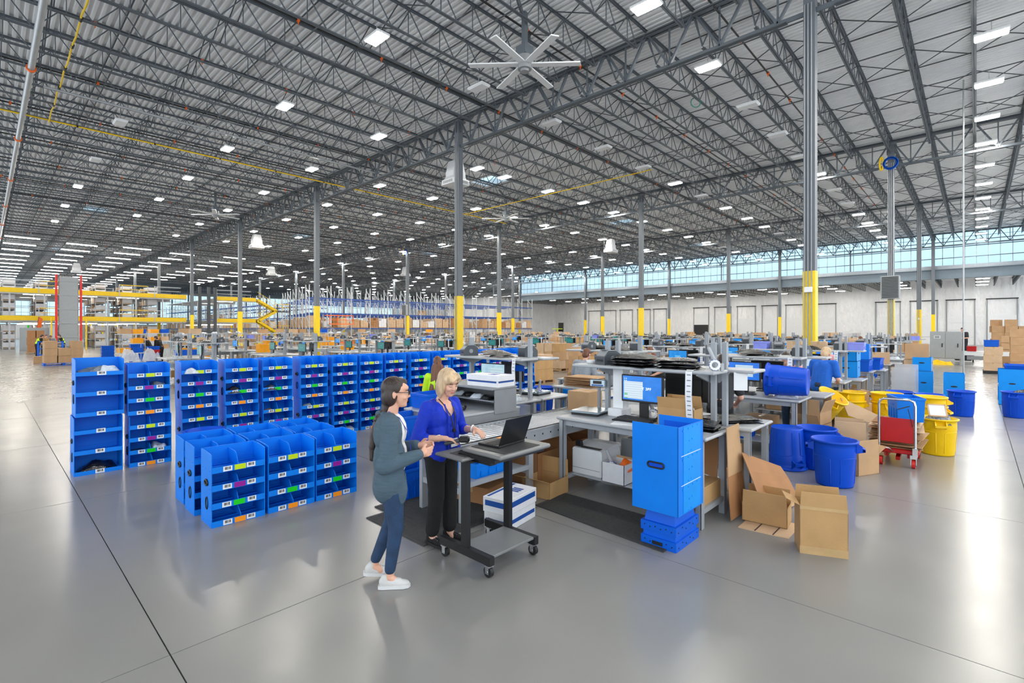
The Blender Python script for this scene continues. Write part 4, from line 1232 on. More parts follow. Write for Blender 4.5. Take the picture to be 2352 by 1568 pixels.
# ---------------------------------------------------------------- cardboard at the bench end
def sheet(label, pts, m='card', th=.008, group=None, name='cardboard_sheet', folds=None, lines=False):
    p = [Vector(q) for q in pts]; c = p[0].copy()
    n = (p[1] - p[0]).cross(p[-1] - p[0]).normalized() * th
    v = [q - c for q in p] + [q - c + n for q in p]; k = len(p)
    b = MB().add(v, [list(range(k))[::-1], list(range(k, 2 * k))] + [(i, (i + 1) % k, k + (i + 1) % k, k + i) for i in range(k)])
    t = T(name, label, 'cardboard', c, 0, group); P(t, 'panel', b, m)
    if folds:
        for f in folds:
            a = p[0].lerp(p[1], f) - c + n * 1.05; d = p[3].lerp(p[2], f) - c + n * 1.05
            P(t, 'crease', MB().bar(a, d, .012 if lines else .006, .003, up=n), 'dark_line' if lines else 'card_dark')
    return t
sheet('tall flattened brown carton leaning on the bench end, topmost of the sheaf', [(5.33, 1.90, .46), (5.70, 1.88, .46), (5.70, 1.92, .97), (5.34, 1.92, .97)], 'card')
sheet('brown flattened carton standing under the topmost one at the bench end', [(5.30, 1.86, .02), (5.72, 1.83, .04), (5.68, 1.90, .55), (5.32, 1.91, .56)], 'card_dark', folds=(.7,))
sheet('narrow folded carton standing at the rear corner of the bench end', [(5.72, 1.86, .02), (5.86, 1.82, .02), (5.86, 1.9, .72), (5.72, 1.92, .75)], 'card')
sheet('flattened carton leaning inside the frame of the nearest bench', [(5.5, 2.08, .38), (5.66, 2.5, .38), (5.7, 2.5, .8), (5.54, 2.06, .8)], 'card_dark')
sheet('upper flap of the collapsed carton sloping behind the small open box', [(5.55, 1.76, .50), (6.55, 1.64, .24), (6.62, 1.74, .34), (5.62, 1.86, .67)], 'card_dark', .007)
sheet('middle wall of the collapsed carton sloping behind the small open box', [(5.5, 1.66, .29), (6.5, 1.53, .06), (6.55, 1.64, .24), (5.55, 1.76, .50)], 'card_dark', .007)
sheet('lower wall of the collapsed carton resting on the floor', [(5.5, 1.6, .05), (6.4, 1.5, .0), (6.5, 1.53, .06), (5.5, 1.66, .29)], 'card', .007)
carton('small open carton with one raised wall standing on flat cardboard', (5.60, 1.6, .01), .27, .42, .19, 'card_tan', math.radians(6), (88, 92, None, None))
sheet('flat pale cardboard with dark creases under the small open carton', [(5.22, 1.76, .0), (5.26, 1.31, .0), (5.72, 1.31, .0), (5.7, 1.76, .0)], 'card_pale', .008, folds=(.34, .7), lines=True)
c_ = carton('large taped carton with open flaps nearest the camera', (5.20, 1.035, 0), .25, .372, .425, 'card_tan', math.radians(23), (93, 86, None, 24))
P(c_, 'tape', MB().box(-.1275, -.1255, -.186, .186, .395, .425).box(-.1275, -.1255, -.186, .186, .0, .07), 'tape')
can('royal blue round can standing at the front of the three by the cartons', (7.56, 1.345, 0), rz=-1.35)
can('royal blue round can half hidden behind the front one', (8.28, 1.70, 0), rz=-1.3)
can('royal blue round can turned upside down by the bench leg', (8.03, 2.02, .585), rot=(PI, 0, .8))
carton('open brown carton with spread flaps beside the blue cans', (8.44, 1.27, 0), .42, .42, .27, 'card', math.radians(-26), (95, 25, 92, 60))
carton('brown carton standing behind the blue cans, lower of two', (9.45, 2.0, 0), .55, .42, .46, 'card', -.1, (60, None, None, None))
carton('open pinkish carton with raised flaps on the one behind the cans', (9.42, 2.0, .465), .52, .42, .2, 'card', -.12, (90, 80, 70, 75))
carton('open carton with tall flap between blue cans and red cart', (9.1, 1.42, 0), .4, .4, .42, 'card_pale', .2, (88, 86, None, None))
sheet('pale board leaning between cartons and yellow cans', [(11.0, 1.75, .4), (11.35, 1.28, .2), (11.35, 1.35, .42), (11.02, 1.87, .72)], 'card_pale', .02)

# ---------------------------------------------------------------- red lift cart
rc = T('platform_cart', 'red platform cart with chrome loop handle', 'cart', (9.15, .6, 0))
P(rc, 'deck', MB().cbox(0, .85, 0, .5, .19, .25, .01), 'red'); P(rc, 'underframe', MB().box(.1, .75, .1, .14, .12, .19).box(.1, .75, .36, .4, .12, .19).bar((.1, .25, .1), (.7, .25, .19), .05), 'red')
for x, y in ((.03, .06), (.03, .44), (.8, .06), (.8, .44)):
    w = P(rc, 'caster', MB().cyl((x, y - .02, .062), (x, y + .02, .062), .062, n=18), 'redframe'); P(w, 'hub', MB().cyl((x, y - .023, .062), (x, y + .023, .062), .042, n=14), 'black'); P(w, 'fork', MB().box(x - .03, x + .03, y - .035, y - .026, .05, .15).box(x - .03, x + .03, y + .026, y + .035, .05, .15).box(x - .04, x + .04, y - .04, y + .04, .14, .19), 'chrome')
hp = [(-.01, .04, .2), (-.02, .04, .9), (-.02, .055, .96), (-.02, .1, .985), (-.02, .4, .985), (-.02, .445, .96), (-.02, .46, .9), (-.01, .46, .2)]
P(rc, 'handle', MB().tube(hp, .017, 10), 'chrome'); P(rc, 'back_panel', MB().box(-.02, -.012, .06, .44, .36, .71), 'red'); P(rc, 'brake_lever', MB().bar((-.03, .1, .9), (-.05, .24, .84), .012).bar((-.03, .12, .86), (-.03, .07, .6), .008), 'black'); P(rc, 'pedal', MB().tube([(.0, .3, .22), (-.12, .34, .28), (-.18, .44, .29)], .012, 6), 'chrome')
P(rc, 'clamp', MB().box(-.05, .02, .01, .07, .18, .3), 'chrome')
for k in range(17):
    z = .252 + k * .021
    w, d = .78 + RND.uniform(-.1, .12), .56 + RND.uniform(-.06, .1)
    solo('flattened_carton', 'flattened carton in the stack lying on the red cart', 'cardboard', MB().box(-w / 2, w / 2, -d / 2, d / 2, 0, .007).add([(-w / 2, -d / 2, .007), (w / 2, -d / 2, .007), (w / 2, d / 2, .012), (-w / 2, d / 2, .012)], [(0, 1, 2, 3)]), RND.choice(['card', 'card_dark', 'card_pale']), (9.62 + RND.uniform(-.04, .06), .87 + RND.uniform(-.04, .04), z), RND.uniform(-.09, .09), 'flattened cartons on the red cart')
tt = tote('bright blue tote standing askew on the flattened cartons', (9.75, .80, .615), .5, .34, .36, 'bin', .35)
can('yellow round can filled with scraps behind the red cart', (10.55, .46, 0), 'can_yellow', .2)
bag('grey crumpled wrappers heaped in the yellow can behind the cart', (10.55, .46, .50), .4, .36, .2, 'greybag', 41, cat='wrapper', name='wrapper', rough=.6)
fr_ = T('picture_frame', 'pale wooden frame poking out of the yellow can', 'frame', (10.4, .44, .62), .3); P(fr_, 'frame_rail', MB(Matrix.Rotation(.6, 4, 'Y')).box(0, .015, -.12, .12, 0, .02).box(0, .015, -.12, .12, .2, .22).box(0, .015, -.12, -.1, 0, .22).box(0, .015, .1, .12, 0, .22), 'card_pale'); P(fr_, 'panel', MB(Matrix.Rotation(.6, 4, 'Y')).box(.004, .008, -.1, .1, .02, .2), 'paper')
for i, (x, y, lab) in enumerate([(12.25, 1.3, 'yellow cans nested behind the blue tote'), (12.15, .64, 'yellow cans nested nearest the aisle'), (12.0, 1.86, 'yellow cans nested next to the pale board')]):
    can('lower of two ' + lab, (x, y, 0), 'can_yellow', .3 + i); can('upper of two ' + lab, (x, y, .17), 'can_yellow', .9 + i)
can('yellow round can tipped against the bench behind the cartons', (10.9, 2.25, .3), 'can_yellow', rot=(.5, -.35, .3))
can('royal blue can behind the nested yellow cans', (14.5, 1.3, 0), rz=.2); can('royal blue can behind the yellow cans nearest the aisle', (14.3, .76, 0), rz=.7)
can('royal blue can standing alone in the aisle', (15.57, .26, 0), rz=2.95); can('royal blue can at the far side of the aisle beside blue bins', (16.15, -.66, 0), rz=2.95)
bag('dark scraps heaped in the blue can beside the blue bins', (16.3, -.8, .53), .4, .4, .14, 'darkbag', 43, cat='wrapper', name='wrapper')
can('royal blue round can lying on its side on the second bench', (8.74, 1.9, 1.185), rot=(-PI / 2 + .03, 0, .08))

# ---------------------------------------------------------------- bright blue bins by the aisle
def bin_back(label, loc, rz, h=.8, m='bin_light', w=.53, d=.42):
    t = T('shelf_bin', label, 'bin', loc, rz)
    P(t, 'shell', MB().box(0, .008, 0, d, 0, h).box(w - .008, w, 0, d, 0, h).box(0, w, 0, .008, 0, h).box(0, w, 0, d, .0, .01).box(.008, w - .008, .1, d, h * .5, h * .5 + .01), m)
    P(t, 'handle_slot', MB().prism([(d * .5 + u, h * .6 + v) for u, v in oval(.07, .02, 14)], -.004, -.001, 0), 'black'); P(t, 'handle_slot', MB().prism([(w * .5 + u, h * .6 + v) for u, v in oval(.07, .02, 14)], -.004, -.001, 1), 'black')
    P(t, 'lip', MB().box(.01, w - .01, d - .01, d, .0, .06).box(.01, w - .01, d - .01, d, h * .5, h * .5 + .06), 'paper')
    return t
bin_back('light blue bin turned away, standing by the aisle behind the lone can', (17.4, .22, 0), PI / 2 * 0 + .02, .85)
bin_back('light blue bin behind the tall carton pile, lower of two', (18.5, .9, 0), .03, .8); bin_back('light blue bin on top of another behind the tall carton pile', (18.6, .95, .8), -.03, .4)
bin_back('light blue bin with white lips at the far edge of the aisle', (18.6, -.95, 0), 0, .95, w=.62, d=.52); bin_back('light blue bin beside the edge one, tote on top', (19.3, -1.6, 0), 0, .95, w=.62, d=.52)
tote('deep blue tote lying on the light blue aisle bins', (18.95, -.75, .95), .6, .4, .12, 'tote'); 
bin_back('light blue bin lying on the third bench end, lower of two', (13.4, 1.95, .92), .05, .36, w=.6); bin_back('light blue bin lying on the third bench end, upper of two', (13.45, 1.97, 1.28), .0, .3, w=.55)
bin_back('bright blue bin raised on the pile behind the third bench', (15.6, 2.02, 1.222), .05, .4, 'bin', w=.5); tote('deep blue tote under the raised bright blue bin', (15.8, 2.2, .921), .6, .4, .3)
tote('deep blue tote under the pale carton behind the third bench', (16.75, 2.1, .921), .7, .45, .3)
for k, (z, h, w) in enumerate([(0, .36, .62), (.36, .38, .64), (.74, .38, .66)]):
    carton('brown carton, %s of the tall pile by the aisle' % ('lowest', 'second', 'third')[k], (19.1 + .02 * k, 1.27, z), .5, w, h, 'card_pale' if k else 'card', .05 * (k - 1))
carton('open brown carton on top of the tall pile by the aisle', (19.1, 1.3, 1.12), .45, .56, .24, 'card', .06, (90, 88, None, None))
carton('wide pale carton raised behind the tall pile', (19.6, 2.4, .921), .4, .8, .36, 'card_pale', .1); carton('brown carton next to the tall pile at bench height', (19.55, 2.95, .921), .4, .55, .36, 'card_pale', .05)
sb_ = T('plastic_sheet', 'bag of clear plastic sheets standing against the carton pile', 'bag', (18.3, 1.55, 0), .1); P(sb_, 'sheet', MB().box(-.03, .0, -.28, .28, 0, .9).box(.05, .08, -.34, .2, 0, 1.0), 'sheetfilm')
for k, (x, y, z) in enumerate([(12.6, 1.95, .0), (13.1, 2.2, 0), (12.9, 1.95, .36), (13.6, 1.9, 0)]): carton('brown carton piled under the third bench, %s' % ('nearest', 'middle', 'raised one', 'farthest')[k], (x, y, z), .42, .42, .35, 'card', .3 * k)

# ---------------------------------------------------------------- roller conveyors between the two sides of each line
ROL = MB().cyl((0, .03, .78), (0, .69, .78), .024, n=8, cap=False).mesh('roller', 'roller')
def conveyor(label, x0, x1, y, rollers=0):
    t = T('roller_conveyor', label, 'conveyor', (x0, y, 0)); L = x1 - x0
    for yy in (0, .69): P(t, 'side_rail', MB().box(0, L, yy, yy + .035, .66, .82).box(0, L, yy - .01, yy + .045, .80, .82), 'steelrail')
    n = int(L / .076); k = min(n, rollers)
    for i in range(k): P(t, 'roller', ROL, (.06 + i * .076, 0, 0))
    if k < n:
        b = MB().box(.06 + k * .076, L, .05, .68, .75, .765)
        for i in range(k, min(n, k + 260)):
            xx = .06 + i * .076; b.box(xx - .022, xx + .022, .04, .69, .765, .8)
        o = P(t, 'roller_bed', b, 'roller'); o['kind'] = 'stuff'
    x = .06
    while x < L:
        P(t, 'support', MB().box(x - .04, x + .04, 0, .05, 0, .66).box(x - .04, x + .04, .67, .72, 0, .66).box(x - .03, x + .03, .012, .708, .3, .36), 'steelrail'); x += 1.04 if rollers and x < .5 else 3.0
    if rollers:
        b = MB()
        for i in range(0, 60): b.cyl((.1 + i * .152, -.002, .74), (.1 + i * .152, .0, .74), .012, n=6)
        P(t, 'bolt_holes', b, 'black')
        pass
    return t
cv = conveyor('galvanised roller conveyor running past the nearest benches', 3.33, 31, 3.84, 126)
P(cv, 'lower_rail', MB().box(.115, 1.05, -.012, .03, .365, .415), 'bench_leg'); P(cv, 'lower_tray', MB().box(.115, 1.05, .04, .6, .375, .395), 'bench_leg')
carton('sealed brown carton riding the conveyor behind the scale', (6.05, 4.2, .82), .36, .36, .29, 'card')
carton('small open tan carton with corrugated flap under the conveyor end', (4.72, 3.86, .0), .42, .4, .2, 'card_tan', .1, (22, 88, None, None))
carton('open brown carton pushed under the conveyor, nearer of two', (5.05, 4.35, .0), .5, .55, .42, 'card_dark', .05, (30, 40, None, None))
carton('dark open carton under the conveyor beside the bench leg', (5.75, 4.25, .0), .5, .5, .48, 'card_dark', -.06, (45, 60, None, None))
carton('flat brown carton tucked under the conveyor behind the cart', (4.05, 4.3, .0), .4, .5, .2, 'card_dark', .2)

# ---------------------------------------------------------------- grey steel desk behind the women
dk_ = T('steel_desk', 'grey steel desk with raised shelf behind the two women', 'desk', (3.95, 4.66, 0))
P(dk_, 'desk_top', MB().cbox(0, 1.2, 0, 1.08, .90, .93, .008), 'bench'); P(dk_, 'modesty_panel', MB().box(.12, 1.18, .0, .012, .5, .9), 'bench_dark'); P(dk_, 'side_panel', MB().box(.02, .03, .02, 1.06, .62, .9), 'bench_dark')
for x in (.05, 1.1):
    for y in (.04, .98): P(dk_, 'leg', MB().box(x, x + .07, y, y + .06, 0, .9), 'bench_leg')
P(dk_, 'riser_side', MB().box(.68, 1.1, -.012, -.002, .88, 1.2), 'bench_dark'); P(dk_, 'riser_side', MB().box(.68, 1.1, 1.06, 1.07, .88, 1.2), 'bench_dark')
P(dk_, 'riser_top', MB().cbox(.62, 1.12, -.02, 1.1, 1.2, 1.225, .005), 'bench_dark'); P(dk_, 'riser_shelf', MB().box(.66, 1.1, 0, 1.06, 1.04, 1.055), 'bench_dark'); P(dk_, 'riser_back', MB().box(1.08, 1.1, 0, 1.06, .93, 1.2), 'bench_dark')
P(dk_, 'lower_rail', MB().box(.05, 1.12, .02, .06, .33, .37).box(.05, 1.12, .02, .6, .355, .37), 'bench_leg')
for k in range(4): bag('loose papers stuffed in the desk pigeonhole', (4.75 + .02 * k, 4.85 + .24 * k, 1.056), .26, .2, .07, 'clearbag' if k % 2 else 'polybag', 50 + k, .3 * k, 'papers', 'papers in the desk pigeonholes', 'paper_bundle')
file_box('white file box lid with blue stripe on the grey desk riser', (4.83, 4.93, 1.226), -1.5, .56, .36, .16)
gs = T('barcode_scanner', 'black scanner lying on the grey steel desk', 'scanner', (4.35, 4.95, .93), .4); P(gs, 'head', MB().cap((0, 0, .03), (.1, .03, .035), .028, .025), 'black'); P(gs, 'grip', MB().cap((.02, 0, .028), (-.08, -.02, .024), .02, .016), 'black')
tote('bright blue tote on the low rail under the conveyor end', (3.85, 4.05, .396), .5, .32, .17, 'bin')
for k in range(3): tote('royal blue tote stacked beside the grey desk, %s' % ('lowest', 'middle', 'topmost')[k], (3.78, 5.35, .31 * k), .5, .4, .3, 'tote')
tote('wide blue tote with taped lid behind the blonde woman', (4.27, 5.52, .931), .46, .36, .2, 'tote'); tote('blue tote standing on floor behind the grey cardigan', (3.55, 5.0, .0), .4, .3, .36, 'tote')
# ================================================================ PEOPLE
M['skin'] = mat('skin', (226, 172, 146), .5, var=.05, vs=14)
M['skin_b'] = mat('fair skin', (224, 174, 150), .5, var=.05, vs=14)
M['hair_dark'] = mat('dark brown hair', (52, 38, 34), .42, var=.35, vs=26, bump=.6, bs=60, vscale=(1, 1, .12))
M['hair_blonde'] = mat('blonde hair', (206, 176, 140), .42, var=.3, vs=30, bump=.6, bs=60, vscale=(1, 1, .12))
M['hair_brown'] = mat('chestnut hair', (112, 68, 44), .45, var=.3, vs=26, bump=.5, bs=60, vscale=(1, 1, .12))
M['knit'] = mat('slate blue knit', (74, 94, 108), .85, var=.1, vs=40, bump=.3, bs=110, vscale=(.3, .3, 1.6))
M['denim'] = mat('dark denim', (34, 60, 92), .8, var=.28, vs=9, bump=.3, bs=90)
M['tee_white'] = mat('white cotton', (232, 230, 228), .8, var=.03)
M['royal'] = mat('royal blue knit', (0, 48, 190), .75, var=.1, vs=9, bump=.35, bs=24)
M['blackcloth'] = mat('black cloth', (16, 16, 18), .85, var=.25, vs=8, bump=.5, bs=18)
M['charcoal'] = mat('charcoal cloth', (48, 50, 54), .85, var=.15, vs=8, bump=.5, bs=18)
M['greytee'] = mat('grey marl cotton', (150, 156, 164), .85, var=.1, vs=8, bump=.4, bs=16)
M['polo'] = mat('bright blue polo', (14, 96, 200), .8, var=.08, bump=.4, bs=18)
M['pinkcloth'] = mat('pink cloth', (226, 160, 162), .85, var=.08, bump=.4, bs=18)
M['hivis'] = mat('lime hi-vis vest', (196, 240, 30), .7, var=.05)
M['shoe_white'] = mat('white canvas shoe', (206, 204, 202), .6, var=.05, bump=.2, bs=80)
M['shoe_sole'] = mat('white rubber sole', (216, 216, 216), .5, var=.02)
M['lip'] = mat('lips', (186, 96, 92), .45, var=.03)
M['eyewhite'] = mat('eye white', (235, 232, 230), .3, var=.01)
M['brow'] = mat('brow', (84, 60, 46), .7, var=.1)
M['lanyard_blue'] = mat('printed blue lanyard', (40, 56, 170), .6, var=.3, vs=60)

def fuse(name, b, m, vox, par, smooth=3, loc=(0, 0, 0)):
    """one continuous surface from overlapping closed limbs"""
    me = b.mesh(name, m)
    o = bpy.data.objects.new('fuse', me); COL.objects.link(o)
    r = o.modifiers.new('r', 'REMESH'); r.mode = 'VOXEL'; r.voxel_size = vox; r.use_smooth_shade = True
    s = o.modifiers.new('s', 'SMOOTH'); s.iterations = smooth; s.factor = .5
    dg = bpy.context.evaluated_depsgraph_get()
    me2 = bpy.data.meshes.new_from_object(o.evaluated_get(dg))
    me2.name = name
    bpy.data.objects.remove(o); bpy.data.meshes.remove(me)
    if not me2.materials: me2.materials.append(M[m])
    me2.materials[0] = M[m]
    for p in me2.polygons: p.use_smooth = True
    return put(name, me2, par, loc)

def hand(b, w, d, n, s, curl=.6, k=1.0):
    """palm, four unequal bent fingers and a side thumb; w wrist, d along the hand, n palm normal, s thumb side"""
    w, d, n = Vector(w), Vector(d).normalized(), Vector(n).normalized()
    sd = Vector(s).normalized()
    b.cap(w, w + d * .04 * k, .024 * k, .027 * k, n=10)
    for off in (-.026, -.009, .009, .026):
        b.cap(w + d * .02 * k + sd * off * .7 * k, w + d * .078 * k + sd * off * k, .014 * k, .0115 * k, n=8)
    for off, L, r in ((.029, .066, .0088), (.010, .075, .0092), (-.010, .07, .0088), (-.029, .055, .0078)):
        p = w + d * .08 * k + sd * off * k; a = 0; dd = d
        for seg, f in enumerate((.45, .32, .26)):
            a += curl * (.5 if seg == 0 else .75)
            dd = d * math.cos(a) + n * math.sin(a)
            q = p + dd * (L * f * k); b.cap(p, q, r * k, r * .92 * k, n=8); p = q
    p = w + d * .022 * k + sd * .026 * k; dd = (d * .6 + sd * .75 + n * .35).normalized()
    q = p + dd * .036 * k; b.cap(p, q, .0125 * k, .0105 * k, n=8); dd = (d * .85 + sd * .2 + n * .45).normalized(); b.cap(q, q + dd * .03 * k, .0105 * k, .009 * k, n=8)

def head_prims(b, face=True):
    b.ell((-.012, 0, .03), (.098, .078, .098), 20, 14)       # skull
    b.ell((.03, 0, -.025), (.062, .062, .082), 18, 12)      # face
    b.ell((.043, 0, -.078), (.04, .042, .036), 14, 10)      # jaw and chin
    b.ell((.062, 0, -.092), (.022, .024, .02), 10, 8)
    b.ell((.052, 0, .045), (.045, .058, .03), 14, 10)       # brow
    b.cap((.084, 0, .012), (.102, 0, -.024), .0095, .0115, n=8)
    b.ell((.092, .0, -.028), (.012, .016, .009), 8, 6)
    for s in (-1, 1):
        b.ell((.06, s * .036, -.028), (.032, .024, .024), 10, 8)   # cheeks
        b.ell((-.012, s * .079, -.008), (.02, .011, .032), 10, 8)  # ears
    b.ell((.074, 0, -.06), (.016, .026, .014), 10, 8)

def headmat(hd, yaw=0, pitch=0, k=1.0):
    return Matrix.Translation(hd) @ Matrix.Rotation(yaw, 4, 'Z') @ Matrix.Rotation(pitch, 4, 'Y') @ Matrix.Scale(k, 4)

def shoe(par, ankle, dirv, m, sole, heel_up=0.0, label=None):
    ax, ay, az = ankle
    M4 = Matrix.Translation((ax, ay, az - .085)) @ Matrix.Rotation(math.atan2(dirv[1], dirv[0]), 4, 'Z') @ Matrix.Rotation(heel_up, 4, 'Y') @ Matrix.Diagonal((.9, .86, .9, 1))
    az = az; b = MB(M4)
    b.ell((-.03, 0, .055), (.05, .036, .05)); b.ell((.03, 0, .045), (.075, .038, .042)); b.ell((.11, 0, .036), (.075, .042, .028)); b.cap((-.03, 0, .05), (-.025, 0, .09), .036, .034); b.ell((.07, 0, .05), (.06, .034, .034))
    o = fuse('shoe', b, m, .007, par, 2)
    s_ = MB(M4); s_.prism([(-.082, -.026), (-.05, -.036), (.06, -.042), (.13, -.045), (.175, -.03), (.19, 0), (.175, .03), (.13, .045), (.06, .042), (-.05, .036), (-.082, .026)], 0, .028)
    P(o, 'sole', s_, sole)
    lc = MB(M4)
    for q in range(4): lc.bar((.045 + q * .02, -.022, .084 - q * .006), (.045 + q * .02, .022, .084 - q * .006), .006)
    P(o, 'laces', lc, 'shoe_sole' if sole == 'shoe_sole' else 'bench_dark')
    return o

def eyes(t, Mh, hair, down=False):
    b, c, d = MB(Mh), MB(Mh), MB(Mh)
    for s in (-1, 1):
        b.ell((.081, s * .033, .006), (.008, .0135, .0055), 10, 8); c.ell((.0875, s * .034, .0045), (.0025, .0055, .0052), 8, 6)
        d.bar((.092, s * .02, .026), (.083, s * .05, .027), .005, .005)
    if down:                                            # lowered lids: only the lash lines show
        c = MB(Mh)
        for s in (-1, 1): c.tube([(.082, s * .018, .002), (.087, s * .027, -.002), (.085, s * .037, -.002), (.078, s * .048, .002)], .0016, 5)
        P(t, 'lashes', c, 'brow')
    else: P(t, 'eyes', b, 'eyewhite'); P(t, 'irises', c, 'brow')
    P(t, 'brows', d, hair)
    if 0: P(t, 'brows', d, hair)
    l = MB(Mh); l.ell((.0865, 0, -.0575), (.005, .02, .0042), 10, 6); l.ell((.086, 0, -.0645), (.005, .017, .0045), 10, 6)
    P(t, 'lips', l, 'lip')

# --- woman in the slate cardigan --------------------------------------------
fa = math.radians(-33)
A = T('person', 'woman with dark ponytail, slate knit cardigan, jeans and white shoes, standing by cart', 'person', (2.213, 3.373, 0), fa)
hd = (.035, 0, 1.497); Mh = headmat(hd, math.radians(-8), 0, .98)
b = MB(Mh); head_prims(b); b.M = None
b.cap((-.015, 0, 1.30), (.012, 0, 1.44), .056, .05)
b.ell((-.01, 0, 1.22), (.1, .15, .13)); b.ell((0, 0, 1.0), (.09, .125, .16)); b.ell((-.01, 0, .86), (.11, .15, .11))
Rs, Re, Rw = (-.015, -.175, 1.285), (-.035, -.215, .985), (.205, -.135, 1.035)
Ls, Le, Lw = (-.01, .175, 1.285), (.015, .235, 1.0), (.215, .07, 1.06)
for s, e, w in ((Rs, Re, Rw), (Ls, Le, Lw)): b.cap(s, e, .045, .036); b.cap(e, w, .036, .025)
hand(b, Rw, (.9, .35, .12), (-.35, .9, -.1), (.1, .1, 1), .75)
hand(b, Lw, (.9, -.35, .05), (-.3, -.9, -.1), (.1, .0, 1), .7)
for hp_, kn, an in (((0, -.085, .83), (.03, -.085, .47), (-.02, -.075, .085)), ((0, .085, .83), (.0, .09, .47), (-.14, .10, .105))):
    b.cap(hp_, kn, .07, .045); b.cap(kn, an, .046, .028)
    b.cap(an, (an[0] + .05, an[1], an[2] - .04), .03, .03)
fuse('body', b, 'skin', .0058, A, 3)
eyes(A, Mh, 'hair_dark')
h = MB(Mh); h.ell((-.025, 0, .04), (.103, .085, .1), 20, 14); h.ell((-.055, 0, -.03), (.07, .078, .1), 18, 12); h.ell((.035, .02, .088), (.05, .05, .035))
h.ell((-.04, -.06, -.02), (.055, .032, .075)); h.ell((-.04, .06, -.02), (.055, .032, .075)); h.ell((-.075, 0, -.115), (.05, .06, .06)); h.M = None
pt = [(-.055, -.01, 1.36), (-.105, -.025, 1.30), (-.135, -.035, 1.2), (-.15, -.04, 1.09), (-.15, -.045, 1.0)]
for p, q, r in zip(pt, pt[1:], (.034, .034, .03, .024)): h.cap(p, q, r, r * .9)
fuse('hair', h, 'hair_dark', .008, A, 3)
P(A, 'hair_tie', MB().tube([(-.105 + .036 * math.cos(t_ * .785), -.025 + .036 * math.sin(t_ * .785), 1.3 + .006 * math.cos(t_ * .785)) for t_ in range(8)], .007, 6, closed=True), 'black')
g = MB(Mh)
for s in (-1, 1): g.tube([(.103, s * (.036 + .026 * math.cos(q * PI / 6)), .006 + .018 * math.sin(q * PI / 6)) for q in range(12)], .0026, 5, closed=True); g.bar((.101, s * .062, .012), (-.01, s * .083, .016), .004)
g.bar((.104, -.012, .012), (.104, .012, .012), .004)
P(A, 'glasses', g, 'black')
e_ = MB(); e_.ell((.006, 0, 1.2), (.112, .15, .15)); e_.ell((.012, 0, 1.0), (.11, .13, .18)); e_.cap((.0, -.09, 1.29), (.0, .09, 1.29), .05, .05)
fuse('white_top', e_, 'tee_white', .011, A, 2)
k = MB()
k.ell((-.03, -.085, 1.2), (.115, .11, .165)); k.ell((-.03, .085, 1.2), (.115, .11, .165)); k.cap((-.03, -.13, 1.29), (-.03, .13, 1.29), .062, .062)
for s in (-1, 1):
    k.ell((-.02, s * .085, 1.0), (.125, .105, .2)); k.ell((-.02, s * .095, .84), (.122, .095, .17)); k.ell((-.05, s * .06, .79), (.1, .105, .14)); k.ell((.05, s * .11, .765), (.07, .045, .13))
k.cap(Rs, Re, .072, .066); k.cap(Re, (.18, -.145, 1.03), .066, .046); k.cap((.165, -.15, 1.026), (.2, -.137, 1.034), .044, .042)
k.cap(Ls, Le, .07, .064); k.cap(Le, (.19, .09, 1.055), .064, .046)
k.ell((-.06, -.215, .985), (.07, .06, .07)); k.cap((-.1, 0, 1.34), (-.02, -.07, 1.33), .03, .025); k.cap((-.1, 0, 1.34), (-.02, .07, 1.33), .03, .025)
fuse('cardigan', k, 'knit', .0085, A, 3)
jn = MB(); jn.ell((-.01, 0, .86), (.115, .155, .12))
for hp_, kn, an in (((0, -.085, .82), (.03, -.085, .47), (-.015, -.075, .145)), ((0, .085, .82), (.0, .09, .47), (-.125, .10, .165))):
    jn.cap(hp_, kn, .088, .06); jn.cap(kn, an, .06, .043); jn.ell((hp_[0] - .03, hp_[1], .82), (.09, .08, .09))
fuse('jeans', jn, 'denim', .0085, A, 2)
shoe(A, (-.03, -.075, .088), (1, -.12), 'shoe_white', 'shoe_sole'); shoe(A, (-.15, .10, .118), (1, .1), 'shoe_white', 'shoe_sole', .16)
ln = MB()
for s in (-1, 1):
    pp_ = [(-.03, s * .06, 1.365), (.055, s * .07, 1.315), (.122, s * .075, 1.2), (.142, s * .05, 1.08), (.148, s * .01, 1.0)]
    for p, q in zip(pp_, pp_[1:]): ln.bar(p, q, .018, .004, up=(1, 0, .2))
P(A, 'lanyard', ln, 'lanyard_blue')

# --- woman in the royal blue cardigan ---------------------------------------
B_ = T('person', 'blonde woman in royal blue cardigan and black trousers using the laptop cart', 'person', (2.94, 3.66, .016), math.radians(-82))
hd = (.075, .01, 1.485); Mh = headmat(hd, math.radians(-9), math.radians(17), .98)
b = MB(Mh); head_prims(b); b.M = None
b.cap((-.01, 0, 1.29), (.045, .005, 1.43), .058, .05)
b.ell((.01, 0, 1.21), (.108, .14, .135)); b.ell((0, 0, 1.0), (.1, .14, .16)); b.ell((-.01, 0, .86), (.12, .165, .12))
Rs, Re, Rw = (-.005, -.18, 1.28), (-.05, -.27, 1.0), (.17, -.175, 1.02)
Ls, Le, Lw = (-.005, .18, 1.28), (.03, .25, 1.02), (.265, .165, 1.055)
for s, e, w in ((Rs, Re, Rw), (Ls, Le, Lw)): b.cap(s, e, .05, .042); b.cap(e, w, .042, .027)
hand(b, Rw, (.8, .55, -.12), (.1, .2, -1), (-.5, .8, 0), .55); hand(b, Lw, (.95, -.2, -.18), (.0, -.1, -1), (-.1, -.9, -.1), .4)
for hp_, kn, an in (((0, -.09, .83), (.03, -.095, .46), (-.03, -.095, .085)), ((0, .09, .83), (.02, .09, .46), (.02, .085, .085))):
    b.cap(hp_, kn, .075, .048); b.cap(kn, an, .048, .032); b.cap(an, (an[0] + .05, an[1], an[2] - .04), .032, .03)
